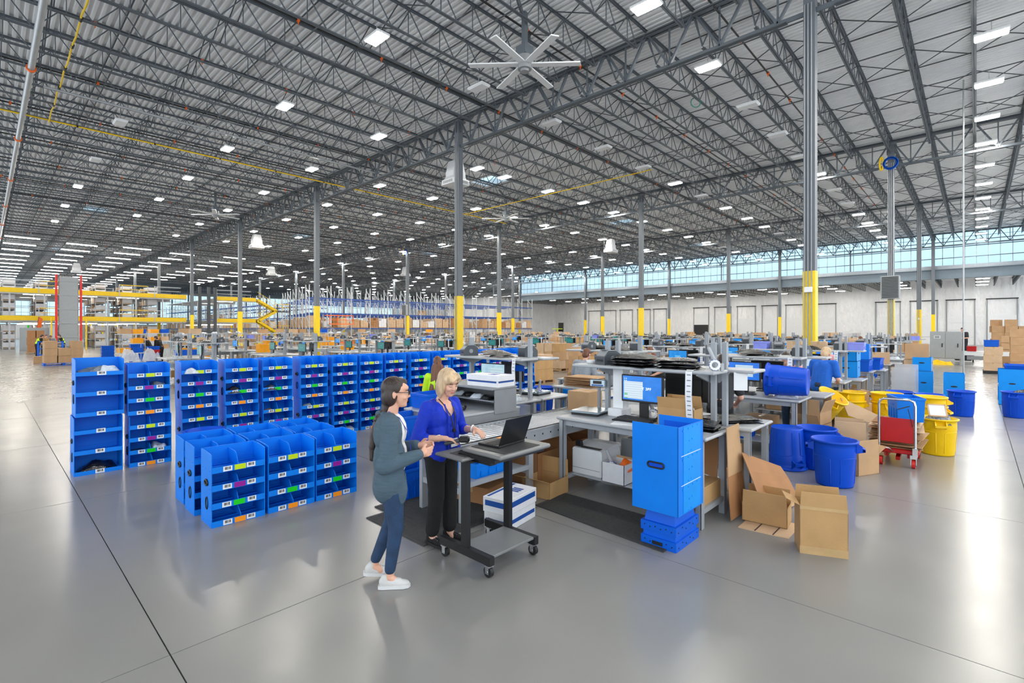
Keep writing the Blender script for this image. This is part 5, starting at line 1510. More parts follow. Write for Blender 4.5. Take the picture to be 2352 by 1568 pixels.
fuse('body', b, 'skin_b', .0058, B_, 3)
eyes(B_, Mh, 'brow', True)
h = MB(Mh); h.ell((-.022, 0, .045), (.108, .092, .102), 20, 14); h.ell((-.05, 0, -.03), (.08, .09, .1), 18, 12)
for s in (-1, 1): h.ell((-.015, s * .073, -.03), (.068, .03, .105)); h.ell((.0, s * .07, -.075), (.036, .024, .07)); h.ell((.045, s * .05, .06), (.05, .04, .05))
h.ell((.05, .035, .085), (.05, .045, .035)); h.cap((.07, .03, .085), (.092, -.035, .055), .022, .016)
fuse('hair', h, 'hair_blonde', .0075, B_, 3)
k = MB()
k.ell((.0, -.085, 1.18), (.12, .11, .145)); k.ell((.0, .085, 1.18), (.12, .11, .145)); k.cap((-.025, -.13, 1.27), (-.025, .13, 1.27), .058, .058); k.ell((.03, 0, 1.12), (.1, .12, .14)); k.cap((-.04, -.07, 1.32), (-.02, -.12, 1.3), .03, .04); k.cap((-.04, .07, 1.32), (-.02, .12, 1.3), .03, .04); k.ell((.02, 0, .98), (.118, .13, .19)); k.ell((.055, -.065, 1.17), (.075, .075, .08)); k.ell((.055, .065, 1.17), (.075, .075, .08))
for s in (-1, 1): k.ell((0, s * .075, 1.0), (.13, .105, .19)); k.ell((.0, s * .085, .87), (.14, .105, .13))
k.cap(Rs, Re, .064, .058); k.cap(Re, (.03, -.237, 1.008), .058, .052); k.cap(Ls, Le, .064, .058); k.cap(Le, (.1, .225, 1.03), .06, .052)
cg = fuse('cardigan', k, 'royal', .0085, B_, 6)
ed = MB()
for s in (-1, 1):
    pp_ = [(.085, s * .05, 1.3), (.142, s * .055, 1.19), (.14, s * .05, 1.05), (.145, s * .06, .86)]
    for p, q in zip(pp_, pp_[1:]): ed.bar(p, q, .014, .006, up=(1, 0, 0))
    for q in range(4): ed.ell((.15, s * .05, 1.22 - q * .09), (.004, .006, .006), 8, 6)
P(cg, 'button_band', ed, 'royal')
tr = MB(); tr.ell((-.01, 0, .86), (.125, .168, .13))
for hp_, kn, an in (((0, -.09, .82), (.03, -.095, .46), (-.025, -.095, .135)), ((0, .09, .82), (.02, .09, .46), (.025, .085, .135))):
    tr.cap(hp_, kn, .098, .074); tr.cap(kn, an, .074, .066); tr.ell((-.05, hp_[1], .84), (.08, .08, .09))
fuse('trousers', tr, 'blackcloth', .0095, B_, 2)
shoe(B_, (-.03, -.095, .09), (1, -.1), 'blackcloth', 'black'); shoe(B_, (.02, .085, .09), (1, .15), 'blackcloth', 'black')
ln = MB()
for s in (-1, 1):
    pp_ = [(.02, s * .06, 1.345), (.09, s * .055, 1.29), (.148, s * .03, 1.19), (.158, s * .005, 1.07)]
    for p, q in zip(pp_, pp_[1:]): ln.bar(p, q, .009, .004, up=(1, 0, .2))
ld = P(B_, 'lanyard', ln, 'black'); P(ld, 'reel', MB().cyl((.15, 0, 1.06), (.165, 0, 1.06), .018, n=12).bar((.158, 0, 1.06), (.158, .01, .99), .004), 'black'); P(ld, 'badge', MB().box(.15, .156, -.035, .05, .91, .985), 'paper'); 
P(B_, 'bracelet', MB().tube([Vector(Rw) + Vector((-.03, -.012, -.003)) + Vector((.012 * math.cos(q * PI / 6), .03 * math.cos(q * PI / 6), .031 * math.sin(q * PI / 6))) for q in range(12)], .004, 5, closed=True), 'chrome')
P(B_, 'watch_band', MB().tube([Vector(Lw) + Vector((-.03, .01, 0)) + Vector((-.006 * math.cos(q * PI / 6), .031 * math.cos(q * PI / 6), .031 * math.sin(q * PI / 6))) for q in range(12)], .008, 5, closed=True), 'white')

# --- workers further back ----------------------------------------------------
def worker(label, loc, rz, top, hair, pants='blackcloth', bend=0.0, short=True, long_hair=False, arms=.35, vest=None, vox=.012, skin='skin', k=1.0, slim=1.0):
    t = T('person', label, 'person', loc, rz)
    t.scale = (k, k * slim, k)
    c, s = math.cos(bend), math.sin(bend)
    def U(x, y, z):                                   # lean the trunk forward about the hips
        dz = z - .92
        return (x * c + dz * s, y, .92 + dz * c - x * s)
    hd = U(.04, 0, 1.56)
    Mh = headmat(hd, 0, bend * .9 + .2)
    b = MB(Mh); head_prims(b); b.M = None
    b.cap(U(0, 0, 1.36), U(.02, 0, 1.49), .058, .052); b.ell(U(0, 0, 1.2), (.1, .15, .18)); b.ell((0, 0, .92), (.1, .15, .14))
    arm = []
    for sg in (-1, 1):
        S_, E_, W_ = U(0, sg * .19, 1.36), U(.1 * arms / .35, sg * .26, 1.07), U(arms, sg * .16, 1.12 - bend * .1)
        arm.append((S_, E_, W_)); b.cap(S_, E_, .05, .042); b.cap(E_, W_, .042, .03)
        d = Vector(W_) - Vector(E_); hand(b, W_, d, (0, 0, -1), (0, -sg, 0), .5)
        kn, an = (.03, sg * .095, .48), (0, sg * .095, .08); b.cap((0, sg * .09, .86), kn, .08, .052); b.cap(kn, an, .052, .034); b.cap(an, (.12, sg * .1, .035), .035, .032)
    fuse('body', b, skin, vox * .75, t, 2)
    h = MB(Mh); h.ell((-.024, 0, .045), (.104, .088, .1)); h.ell((-.055, 0, -.02), (.07, .08, .09)); h.M = None
    if long_hair:
        q = Vector(hd)
        h.cap(q + Vector((-.06, 0, -.02)), q + Vector((-.1, 0, -.34)), .085, .06); h.cap(q + Vector((-.05, .05, -.05)), q + Vector((-.09, .1, -.4)), .075, .075); h.cap(q + Vector((-.05, -.05, -.05)), q + Vector((-.09, -.1, -.4)), .075, .075); h.cap(q + Vector((-.09, 0, -.2)), q + Vector((-.12, 0, -.42)), .08, .08)
    fuse('hair', h, hair, vox * .8, t, 2)
    k_ = MB(); k_.cap(U(0, -.15, 1.36), U(0, .15, 1.36), .068, .068)
    for sg in (-1, 1): k_.cap((0, sg * .06, .87), U(0, sg * .06, 1.27), .122, .122)
    k_.cap((0, 0, .87), U(0, 0, 1.3), .125, .12)
    for S_, E_, W_ in arm:
        k_.cap(S_, Vector(S_).lerp(Vector(E_), .75 if short else 1), .075, .068)
        if not short: k_.cap(E_, W_, .06, .045)
    o = fuse('shirt', k_, top, vox, t, 2)
    if vest:
        v_ = MB(); v_.ell(U(0, 0, 1.2), (.145, .188, .2)); v_.ell(U(0, 0, 1.02), (.15, .185, .16)); fuse('vest', v_, vest, vox, t, 2)
    p_ = MB(); p_.ell((0, 0, .9), (.125, .17, .12))
    for sg in (-1, 1): p_.cap((0, sg * .09, .85), (.03, sg * .095, .48), .1, .075); p_.cap((.03, sg * .095, .48), (0, sg * .095, .1), .075, .06)
    fuse('trousers', p_, pants, vox, t, 2)
    return t
worker('woman with long brown hair seen from behind at the bin row, lime collar', (4.72, 5.97, .0), math.radians(55), 'hivis', 'hair_brown', long_hair=True, k=.94, vox=.01, slim=.8)
worker('man in grey T-shirt seen from behind leaning over a bench', (8.5, 6.0, 0), math.radians(8), 'greytee', 'hair_brown', 'denim', .38, k=.98, vox=.011)
worker('person in black T-shirt and dark trousers working at the second bench', (7.4, 2.75, 0), math.radians(12), 'charcoal', 'hair_dark', 'blackcloth', .42, arms=.5, k=1.0, vox=.01)
worker('person with light hair in bright blue polo bending over the third bench', (11.3, 2.25, 0), math.radians(-14), 'polo', 'hair_blonde', 'denim', .32, arms=.32, k=1.0, vox=.011)
worker('person in pink top behind the blue polo worker', (14.6, 2.45, 0), math.radians(10), 'pinkcloth', 'hair_brown', 'denim', .55, short=False, k=1.0)
worker('person in pink top with purple hair band behind the black monitor', (10.45, 2.55, 0), math.radians(175), 'pinkcloth', 'hair_dark', 'denim', .4, k=.97)
worker('person with auburn hair bending behind the second heap of bags', (11.6, 5.8, 0), math.radians(160), 'charcoal', 'hair_brown', 'blackcloth', .45, long_hair=True, k=.97)
worker('worker in lime vest and dark trousers leaning on the blue trolley', (2.75, 50.5, 0), math.radians(20), 'blackcloth', 'hair_dark', 'blackcloth', .4, vest='hivis', vox=.016)
worker('worker in tan shirt bent over the sorting table facing the vests', (3.2, 52.5, 0), math.radians(-60), 'card_tan', 'hair_brown', 'blackcloth', .4, vox=.016)
worker('worker in lime vest on the far side of the sorting table', (4.3, 51.9, 0), math.radians(185), 'blackcloth', 'hair_dark', 'blackcloth', .35, vest='hivis', vox=.016)
worker('worker in grey jacket leaning across the sorting table', (3.75, 52.8, 0), math.radians(-110), 'greytee', 'hair_brown', 'blackcloth', .6, short=False, vox=.016)
for i, (x, y) in enumerate([(6.9, 36.2), (7.5, 36.6), (8.9, 36.2)]): worker('worker in dark jacket bending among the wire racks, %s of three' % ('first', 'second', 'third')[i], (x, y, 0), 2.6 - i * .3, 'blackcloth', 'hair_dark', 'blackcloth', .45, short=False, vox=.018)
worker('man in dark T-shirt sitting up on a vehicle beside the grey enclosure', (41.5, .55, .45), math.radians(150), 'charcoal', 'hair_dark', 'charcoal', .2, vox=.018)
worker('worker with dark jacket seen beyond the third packing line', (31.6, 4.25, 0), math.radians(120), 'blackcloth', 'hair_brown', 'blackcloth', .3, vox=.018)
# ================================================================ REMAINING PACKING LINES
bag_me = [crumple(s_, .34, .5, .07, 8, 8, .35, 7).mesh('poly_bag', 'polybag') for s_ in (3, 8, 15)]
clear_me = [crumple(s_, .3, .34, .1, 7, 6, .5, 9).mesh('garment', 'clearbag') for s_ in (5, 9)]
ordn = ['nearest', 'second', 'third', 'fourth', 'fifth', 'sixth', 'seventh', 'eighth', 'ninth', 'tenth', 'eleventh']
me_ribbon = None
def fill(x, y, flip, seed, where, near, scr='blue', grp=None):
    r = random.Random(seed)
    rz = PI if flip else 0
    def L(lx, ly): return lp_(x, y, lx, ly, flip)
    def g(s): return None if grp is None else s + ' ' + grp
    a = L(.52, .95 + r.uniform(-.15, .15)); monitor('%s monitor on %s' % ('black-backed' if flip else {'blue': 'blue-screened', 'cyan': 'bright blue', 'teal': 'teal-screened', 'pale': 'pale-screened'}[scr], where), (a[0], a[1], .92), rz + r.uniform(-.12, .12), scr, g('monitors'), not near)
    a = L(.57, 1.45 + r.uniform(-.1, .1)); label_printer('dark grey label printer over ' + where, (a[0], a[1], 1.555), rz + r.uniform(-.5, .5), g('label printers'))
    a = L(.57, .7 + r.uniform(-.15, .15)); t = T('poly_bag_heap', 'black poly bags heaped over ' + where, 'bags', (a[0], a[1], 1.556), r.uniform(-.4, .4), g('poly bag heaps'))
    P(t, 'poly_bag', bag_me[seed % 3]); P(t, 'poly_bag', bag_me[(seed + 1) % 3], (.03, .1, .035), .3)
    if near:
        a = L(.3, .95); keyboard('black keyboard on ' + where, (a[0], a[1], .92), rz + r.uniform(-.1, .1), g('keyboards'))
        a = L(.4, 1.5); tape_roll('blue striped tape gun on ' + where, (a[0], a[1], .92), rz + r.uniform(-1, 1), g('tape guns'))
    if r.random() < .75:
        a = L(.38, .28); o = solo('garment_bag', 'bagged garments lying on ' + where, 'bag', clear_me[seed % 2], 'clearbag', (a[0], a[1], .921), r.uniform(-.5, .5), g('garment bags'))
    if r.random() < .7:
        a = L(.5, .22); d = -1 if not flip else 1
        label_strip('white label strip hanging over ' + where, (a[0] + d * .14, a[1], 1.0), [(-d * .1, 0, .56), (0, 0, .55), (d * .015, 0, .4), (d * .0, 0, .12)], .07, g('label strips'))
    if r.random() < .6:
        a = L(.45, .5 + r.random()); h_ = r.uniform(.2, .32)
        carton('brown carton stored beneath ' + where, (a[0], a[1], .186), .36, r.uniform(.35, .5), h_, r.choice(['card', 'card_tan', 'card_pale']), rz, None if r.random() < .5 else (80, 85, None, None), group=g('cartons stored'))
    elif r.random() < .7:
        a = L(.42, 1.1); tote('royal blue tote stored beneath ' + where, (a[0], a[1], .186), .4, .6, .3, 'tote', rz, g('totes stored'))
    if r.random() < .14:
        a = L(.6, 1.05); carton('small brown carton over ' + where, (a[0], a[1], 1.556), .2, .3, .18, 'card_pale', rz, group=g('small cartons'))
    if r.random() < .07:
        a = L(.58, 1.75); solo('tote', 'lilac tote over ' + where, 'tote', tote_mesh(.26, .3, .17, 'purple'), 'purple', (a[0], a[1], 1.556), rz, g('lilac totes'))

# line 1, near side
for k in range(1, 8):
    x = 4.89 + 3.55 * k
    w = 'the %s bench, nearest line' % ordn[k]; w2 = 'the turned %s bench, nearest line' % ordn[k]
    bench('grey packing bench, %s of the nearest line' % ordn[k], x, 1.95); bench('grey packing bench backing the %s one of the nearest line' % ordn[k], x + .8, 1.77, True)
    fill(x, 1.95, False, 100 + k, w, k < 4, 'blue'); fill(x + .8, 1.77, True, 140 + k, w2, k < 3)
# line 1, far side of the conveyor
for k in range(0, 8):
    x = 5.2 + 3.55 * k
    w = 'the %s bench across the conveyor' % ordn[k]; w2 = 'the turned %s bench across the conveyor' % ordn[k]
    bench('grey packing bench, %s across the nearest conveyor' % ordn[k], x, 4.95); bench('grey packing bench backing the %s one across the nearest conveyor' % ordn[k], x + .79, 4.95, True)
    fill(x, 4.95, False, 180 + k, w, k < 2, 'pale' if k == 0 else 'cyan'); fill(x + .79, 4.95, True, 220 + k, w2, k < 2)
sc2 = T('bench_scale', 'silver bench scale with blue readout across the nearest conveyor', 'scale', (6.35, 5.4, .92), .1)
P(sc2, 'platform', MB().cbox(-.2, .2, -.2, .2, .03, .055, .006), 'stainless'); P(sc2, 'base', MB().box(-.18, .18, -.18, .18, 0, .03), 'black'); P(sc2, 'readout_post', MB().cyl((-.3, .1, .02), (-.3, .1, .42), .022, n=10), 'bench_dark'); P(sc2, 'readout', MB().cbox(-.35, -.31, 0, .2, .4, .5, .01), 'tote')
for k in range(9): solo('flattened_carton', 'flattened carton in the stack on the bench across the nearest conveyor', 'cardboard', MB().box(-.25, .25, -.35, .35, 0, .012), ('card', 'card_dark')[k % 2], (7.75 + .02 * (k % 3), 5.35, .95 + .02 * k), .08 * (k % 3 - 1), 'flattened cartons across the conveyor')
stt = T('side_table', 'grey side table carrying flattened cartons across the nearest conveyor', 'table', (7.35, 4.85, 0)); P(stt, 'table_top', MB().cbox(0, .9, 0, 1.0, .91, .945, .01), 'bench')
for x in (.03, .8):
    for y in (.03, .9): P(stt, 'leg', MB().box(x, x + .07, y, y + .06, 0, .91), 'bench_leg')
bag('black poly bags sprawled beside the flattened carton stack', (8.1, 5.6, .946), .5, .5, .12, 'polybag', 71, cat='bags')
lt2 = T('laptop', 'grey laptop seen from behind across the nearest conveyor', 'laptop', (8.05, 4.95, .946), 1.9); P(lt2, 'base', MB().box(0, .34, 0, .22, 0, .015), 'black'); P(lt2, 'lid', MB(Matrix.Rotation(.35, 4, 'X')).box(0, .34, -.01, 0, 0, .23), 'bench_dark')
# blue cans and totes beyond
can('royal blue can beside pale cartons across the nearest conveyor', (9.6, 7.9, 0), rz=1.0); tote('bright blue tote on the floor across the nearest conveyor', (10.4, 7.7, 0), .6, .5, .5, 'bin_light')

# lines 2 to 4
def far_line(n, name, yc, x0, cnt, scr):
    g = 'of the %s packing line' % name
    for k in range(cnt):
        x = x0 + 3.55 * k
        for side, yy in (('near', yc - 1.95), ('far', yc + .95)):
            near = False
            gl = 'on the %s side of the %s line' % (side, name)
            bench('grey packing bench %s, screens facing the walkway' % gl, x, yy, False, 'benches ' + gl, False, True)
            bench('grey packing bench %s, turned the other way' % gl, x + .79, yy, True, 'turned benches ' + gl, False, True)
            fill(x, yy, False, 300 + n * 97 + k * 5 + (side == 'far') * 50, 'a bench ' + gl, near, scr, gl)
            if side == 'near' or n < 3: fill(x + .79, yy, True, 900 + n * 97 + k * 5 + (side == 'far') * 50, 'a turned bench ' + gl, near, 'teal', 'turned ' + gl)
    conveyor('galvanised roller conveyor of the %s packing line' % name, x0 - 1, x0 + cnt * 3.55, yc, 0)
far_line(2, 'second', 12.0, 21.6, 5, 'cyan')
far_line(3, 'third', 20.6, 4.6, 10, 'teal')
far_line(4, 'fourth', 29.2, 8.5, 8, 'cyan')

# ================================================================ PALLETS AND LOOSE GOODS
PALM = {}
def pallet(label, loc, w=1.1, d=1.1, m='wood', rz=0, group=None):
    k = (w, d, m)
    if k not in PALM:
        dk_ = [MB().box(-w / 2, w / 2, -d / 2 + i * d / 6.2, -d / 2 + i * d / 6.2 + .1, .115, .135).mesh('deck_board', m) for i in range(6)]
        PALM[k] = (dk_, [MB().box(-w / 2 + i * (w - .1) / 2, -w / 2 + i * (w - .1) / 2 + .1, -d / 2, d / 2, .02, .115).mesh('stringer', m) for i in range(3)], MB().box(-w / 2, w / 2, -d / 2, -d / 2 + .1, 0, .02).box(-w / 2, w / 2, d / 2 - .1, d / 2, 0, .02).mesh('base_board', m))
    t = T('pallet', label, 'pallet', loc, rz, group)
    for me in PALM[k][0]: P(t, 'deck_board', me)
    for me in PALM[k][1]: P(t, 'stringer', me)
    P(t, 'base_board', PALM[k][2])
    return t
CBM = {}
def cbox_mesh(w, d, h, m):
    k = (round(w, 2), round(d, 2), round(h, 2), m)
    if k not in CBM:
        CBM[k] = MB().box(-w / 2, w / 2, -d / 2, d / 2, 0, h).box(-w / 2 - .002, w / 2 + .002, -.03, .03, h - .06, h + .002, 1).mesh('carton', [m, 'tape'])
    return CBM[k]
FARC = MB()
def load(label, loc, nx, ny, nz, cw, cd, ch, seed, m=None, far=False, wrapped=False, rz=0, jit=.02, pm='wood', drop=.15, plab=None):
    r = random.Random(seed); x, y, z0 = loc
    pw, pd = nx * cw + .06, ny * cd + .06
    pallet(plab or ('pallet under the ' + label), (x, y, z0), pw, pd, pm, rz)
    c, s = math.cos(rz), math.sin(rz)
    for k in range(nz):
        for i in range(nx):
            for j in range(ny):
                if k == nz - 1 and r.random() < drop: continue
                if 0 < i < nx - 1 and 0 < j < ny - 1 and k < nz - 1: continue
                lx, ly = (i - (nx - 1) / 2) * cw + r.uniform(-jit, jit), (j - (ny - 1) / 2) * cd + r.uniform(-jit, jit)
                mm = m or r.choice(['card', 'card_pale', 'card_tan', 'card'])
                if far:
                    FARC.box(x + lx - cw / 2, x + lx + cw / 2 - .03, y + ly - cd / 2, y + ly + cd / 2 - .03, z0 + .137 + k * ch, z0 + .12 + (k + 1) * ch, ('card', 'card_pale', 'card_tan').index(mm)); continue
                solo('carton', 'taped carton stacked in the ' + label, 'box', cbox_mesh(cw - .015, cd - .015, ch - .004, mm), mm, (x + c * lx - s * ly, y + s * lx + c * ly, z0 + .137 + k * ch), rz + r.uniform(-.03, .03), 'cartons of the ' + label)
    if wrapped:
        b = MB().cbox(-pw / 2 - .01, pw / 2 + .01, -pd / 2 - .01, pd / 2 + .01, .1, .137 + nz * ch + .01, .04)
        solo('stretch_wrap', 'stretch film wrapped round the ' + label, 'film', b, 'film', (x, y, z0), rz)
# far left pallet, cartons in the aisle
load('carton pallet on blue skids at the walkway', (3.15, 38.2, 0), 3, 2, 3, .55, .62, .41, 4, 'card', pm='tote', drop=.5)
carton('brown carton alone on the floor in front of the pallet at the walkway', (2.35, 40.6, 0), .6, .5, .42, 'card')
load('dark carton pallet near the sorting table', (3.0, 57, 0), 2, 2, 3, .5, .6, .6, 3, 'card_dark')
load('pale cartons beside the second line, largest carton on top', (16.2, 14.2, 0), 2, 2, 2, .75, .75, .4, 5, 'card_pale', drop=.5)
load('brown cartons before the second line', (18.2, 12.6, 0), 2, 2, 3, .55, .55, .36, 6)
load('tan cartons ending the bin row', (14.2, 12.3, 0), 2, 2, 2, .6, .6, .4, 7, 'card_tan')
load('brown cartons beside the second conveyor', (19.4, 15.3, 0), 2, 3, 3, .5, .5, .4, 8)
# pallets at the aisle on the far side of the cans
load('carton pallet by the aisle, tallest of the pair', (33.3, -1.75, 0), 2, 2, 5, .55, .6, .38, 11, 'card', pm='black', drop=.3)
load('carton pallet by the aisle, nearest of the pair', (31.9, -.55, 0), 2, 1, 3, .55, .62, .36, 12, 'card_pale', pm='black', drop=0)
load('wrapped carton pallet beyond the aisle pair', (40, -1.6, 0), 3, 2, 4, .55, .6, .38, 13, 'card', True, drop=.1)
load('wide carton heap at the end of the aisle', (46, -1.6, 0), 3, 3, 6, .6, .6, .42, 14, 'card', drop=.5, jit=.08)
load('grey wrapped load at the end of the aisle', (45, -4.2, 0), 2, 2, 5, .6, .6, .42, 15, 'card_pale', True)
load('brown cartons beside the end of the third bench row', (30.5, 2.5, 0), 2, 2, 4, .5, .5, .42, 16, 'card', drop=.4)
tote('royal blue tote standing on the nearest aisle pallet', (31.9, -.5, 1.225), .7, .5, .3); tote('small red crate beside the grey enclosure', (38.45, .2, .785), .6, .4, .28, 'red')
mc_ = T('floor_machine', 'white low conveyor frame beside the grey enclosure', 'machine', (38.2, -1.6, 0)); P(mc_, 'frame', MB().box(0, .5, 0, 2.2, .55, .78).box(.05, .45, 0, .1, 0, .55).box(.05, .45, 1.05, 1.15, 0, .55).box(.05, .45, 2.1, 2.2, 0, .55), 'white'); P(mc_, 'grille', MB().box(-.01, 0, 1.3, 2.0, .3, .52), 'bench_dark')
# grey control enclosure
en = T('control_cabinet', 'grey two-door control enclosure with small display', 'cabinet', (37.75, 1.3, 0), math.radians(-2))
P(en, 'body', MB().box(0, .6, -.68, .68, .34, 1.9).box(.1, .5, -.68, -.6, 0, .34).box(.1, .5, .6, .68, 0, .34), 'cabinet')
for s in (0, 1):
    d = P(en, 'door', MB().cbox(-.025, 0, (-.67, .005)[s], (-.005, .67)[s], .37, 1.88, .008), 'cabinet'); yh = (-.55, .12)[s]
    P(d, 'handle', MB().box(-.06, -.025, yh, yh + .04, 1.0, 1.22), 'black')
P(en, 'display', MB().box(-.04, -.025, .22, .5, 1.5, 1.66), 'white'); P(en, 'screen', MB().box(-.043, -.04, .25, .47, 1.52, 1.64), 'bench_dark')
bag('yellow plastic bundle on the floor under the grey enclosure', (37.6, 1.5, 0), .5, 1.1, .3, 'can_yellow', 81, cat='bag'); 
# wire racks, totes and tables of the left-hand work area
def wire_rack(label, nm, loc, rz=0, group=None, goods=0, w=1.2, d=.5, h=1.8):
    t = T('wire_rack', label, 'shelf', loc, rz, group)
    for x in (0, w):
        for y in (0, d): P(t, 'post', MB().cyl((x, y, 0), (x, y, h), .016, n=6), 'rackgrey')
    for k in range(4):
        b = MB(); z = .2 + k * (h - .25) / 3
        for q in range(7): b.bar((0, q * d / 6, z), (w, q * d / 6, z), .01)
        b.bar((0, 0, z), (0, d, z), .03).bar((w, 0, z), (w, d, z), .03).bar((0, 0, z), (w, 0, z), .03, .04)
        P(t, 'wire_shelf', b, 'rackgrey')
    r = random.Random(goods)
    for k in range(4):
        z = .225 + k * (h - .25) / 3
        for q in range(2):
            if r.random() < .75:
                m = r.choice(['card', 'tote', 'clearbag', 'card_pale', 'clearbag', 'tote_orange'])
                c, s = math.cos(rz), math.sin(rz); lx, ly = .3 + q * .6, d / 2
                p = (loc[0] + c * lx - s * ly, loc[1] + s * lx + c * ly, z)
                if m == 'clearbag': solo('garment_bag', 'bagged garments on ' + nm, 'bag', clear_me[q], 'clearbag', p, rz + q, 'bags on ' + nm)
                elif m.startswith('tote'): tote('%s tote on %s' % ('blue' if m == 'tote' else 'amber', nm), p, .5, .4, .26, m, rz, 'totes on ' + nm)
                else: solo('carton', 'brown carton on ' + nm, 'box', cbox_mesh(.46, .4, .28, m), m, p, rz, 'cartons on ' + nm)
    return t
for i, (x, y) in enumerate([(5.0, 33.5), (5.6, 36.5), (7.2, 31.2), (8.8, 33.4), (6.4, 28.4), (10.4, 31.8), (12.2, 33.5), (14.5, 34.5), (16.5, 33.0), (7.6, 40), (10, 41), (12.6, 41.5), (15.4, 40.2), (18.4, 38), (21.5, 37.5), (24.5, 38.2), (27.6, 37), (31, 36.5)]):
    on_ = (['first', 'second', 'third', 'fourth', 'fifth', 'sixth', 'seventh', 'eighth', 'ninth', 'tenth', 'eleventh', 'twelfth', 'thirteenth', 'fourteenth', 'fifteenth', 'sixteenth', 'seventeenth', 'eighteenth'][i])
    wire_rack('pale wire rack of mixed goods, %s from the walkway in the sorting area' % on_, 'the %s wire rack of the sorting area' % on_, (x, y, 0), .0 if i % 3 else .2, None, 40 + i)
for i, (x, y, n, z) in enumerate([(5.2, 38.6, 5, 0), (6.0, 35.0, 6, .0), (6.9, 35.6, 5, 0)]):
    for k in range(n): tote('royal blue tote in a %s stack in the sorting area' % ('front', 'tall', 'red-banded')[i], (x, y, z + k * .2), .6, .42, .22, 'red' if (i == 2 and k == 3) else 'tote', 0, '%s stack of totes' % ('front', 'tall', 'red-banded')[i])
for i, (x, y, n) in enumerate([(12.4, 32.6, 2), (9.4, 25.4, 2), (15.8, 40.6, 6), (20.0, 34.5, 2), (24.6, 35.0, 2), (28.4, 34.3, 2), (13.8, 25.4, 1)]):
    for k in range(n): tote('amber tote in the %s pile of the sorting area' % ordn[i], (x, y, (.9 if i not in (2,) else 0) + k * .2), .62, .42, .2, 'tote_orange' if i != 2 else 'can_yellow', .1 * k, 'amber totes, %s pile' % ordn[i])
    if i != 2: tb = T('goods_table', 'grey table carrying the %s amber tote pile' % ordn[i], 'table', (x - .6, y - .45, 0)); P(tb, 'table_top', MB().box(0, 1.2, 0, .9, .86, .9), 'bench'); [P(tb, 'leg', MB().box(a, a + .06, c, c + .06, 0, .86), 'bench_leg') for a in (0, 1.14) for c in (0, .84)]
stab = T('sorting_table', 'long grey sorting table where the vest workers stand', 'table', (2.9, 50.9, 0)); P(stab, 'table_top', MB().cbox(0, 1.5, 0, 1.1, .82, .87, .01), 'bench_dark'); [P(stab, 'leg', MB().box(a, a + .07, c, c + .07, 0, .82), 'bench_leg') for a in (.02, 1.41) for c in (.02, 1.01)]
for q in range(5): bag('dark garment heaped on the sorting table', (3.05 + .28 * q, 51.3 + .2 * (q % 2), .871), .3, .4, .1, 'darkbag' if q % 2 else 'polybag', 90 + q, .5 * q, 'clothes', 'garments on the sorting table', 'garment')
tr_ = T('trolley', 'blue tubular trolley in front of the vest workers', 'cart', (2.7, 48.4, 0))
for a in (0, 1.3): P(tr_, 'end_frame', MB().tube([(a, 0, .1), (a, 0, 1.15), (a, .7, 1.15), (a, .7, .1)], .035, 6), 'tote')
for z in (.18, .62, 1.1): P(tr_, 'shelf_rail', MB().box(0, 1.3, 0, .05, z, z + .05).box(0, 1.3, .65, .7, z, z + .05), 'tote')
P(tr_, 'casters', MB().cyl((0, -.02, .05), (0, .02, .05), .05, n=8).cyl((1.3, -.02, .05), (1.3, .02, .05), .05, n=8).cyl((1.3, .68, .05), (1.3, .72, .05), .05, n=8).cyl((0, .68, .05), (0, .72, .05), .05, n=8), 'black')
fb = T('banner', 'tall orange feather banner behind the sorting table', 'banner', (3.45, 69, 0)); P(fb, 'flag', MB().prism([(0, .4), (.4, .4), (.72, 3.1), (.45, 3.3)], 0, .03, 1), 'orange'); P(fb, 'pole', MB().cyl((-.02, .05, 0), (.43, .05, 3.3), .025, n=6), 'black')
for i, (x, y) in enumerate([(5.15, 31.4), (5.95, 31.0)]): solo('film_bag', 'clear film bag hanging on a rack end, %s of two' % ('one nearer the walkway', 'farther')[i], 'bag', crumple(60 + i, .8, .5, .7, rough=.4), 'film', (x, y, .4))

vh = T('ride_on_truck', 'black ride-on truck carrying the seated man by the enclosure', 'vehicle', (41.2, .2, 0)); P(vh, 'chassis', MB().cbox(0, .9, 0, .8, .1, .5, .05), 'black'); P(vh, 'steering_post', MB().bar((.1, .4, .5), (-.1, .4, 1.2), .06), 'black'); P(vh, 'wheel_rim', MB().tube([(.6 + .3 * math.cos(q * PI / 6), -.05, .32 + .3 * math.sin(q * PI / 6)) for q in range(12)], .04, 6, closed=True), 'black')
M['strip_deck'] = mat('lit deck strip', (255, 255, 250), 0.5, var=0.01, emit=(255, 246, 232), es=24.0)
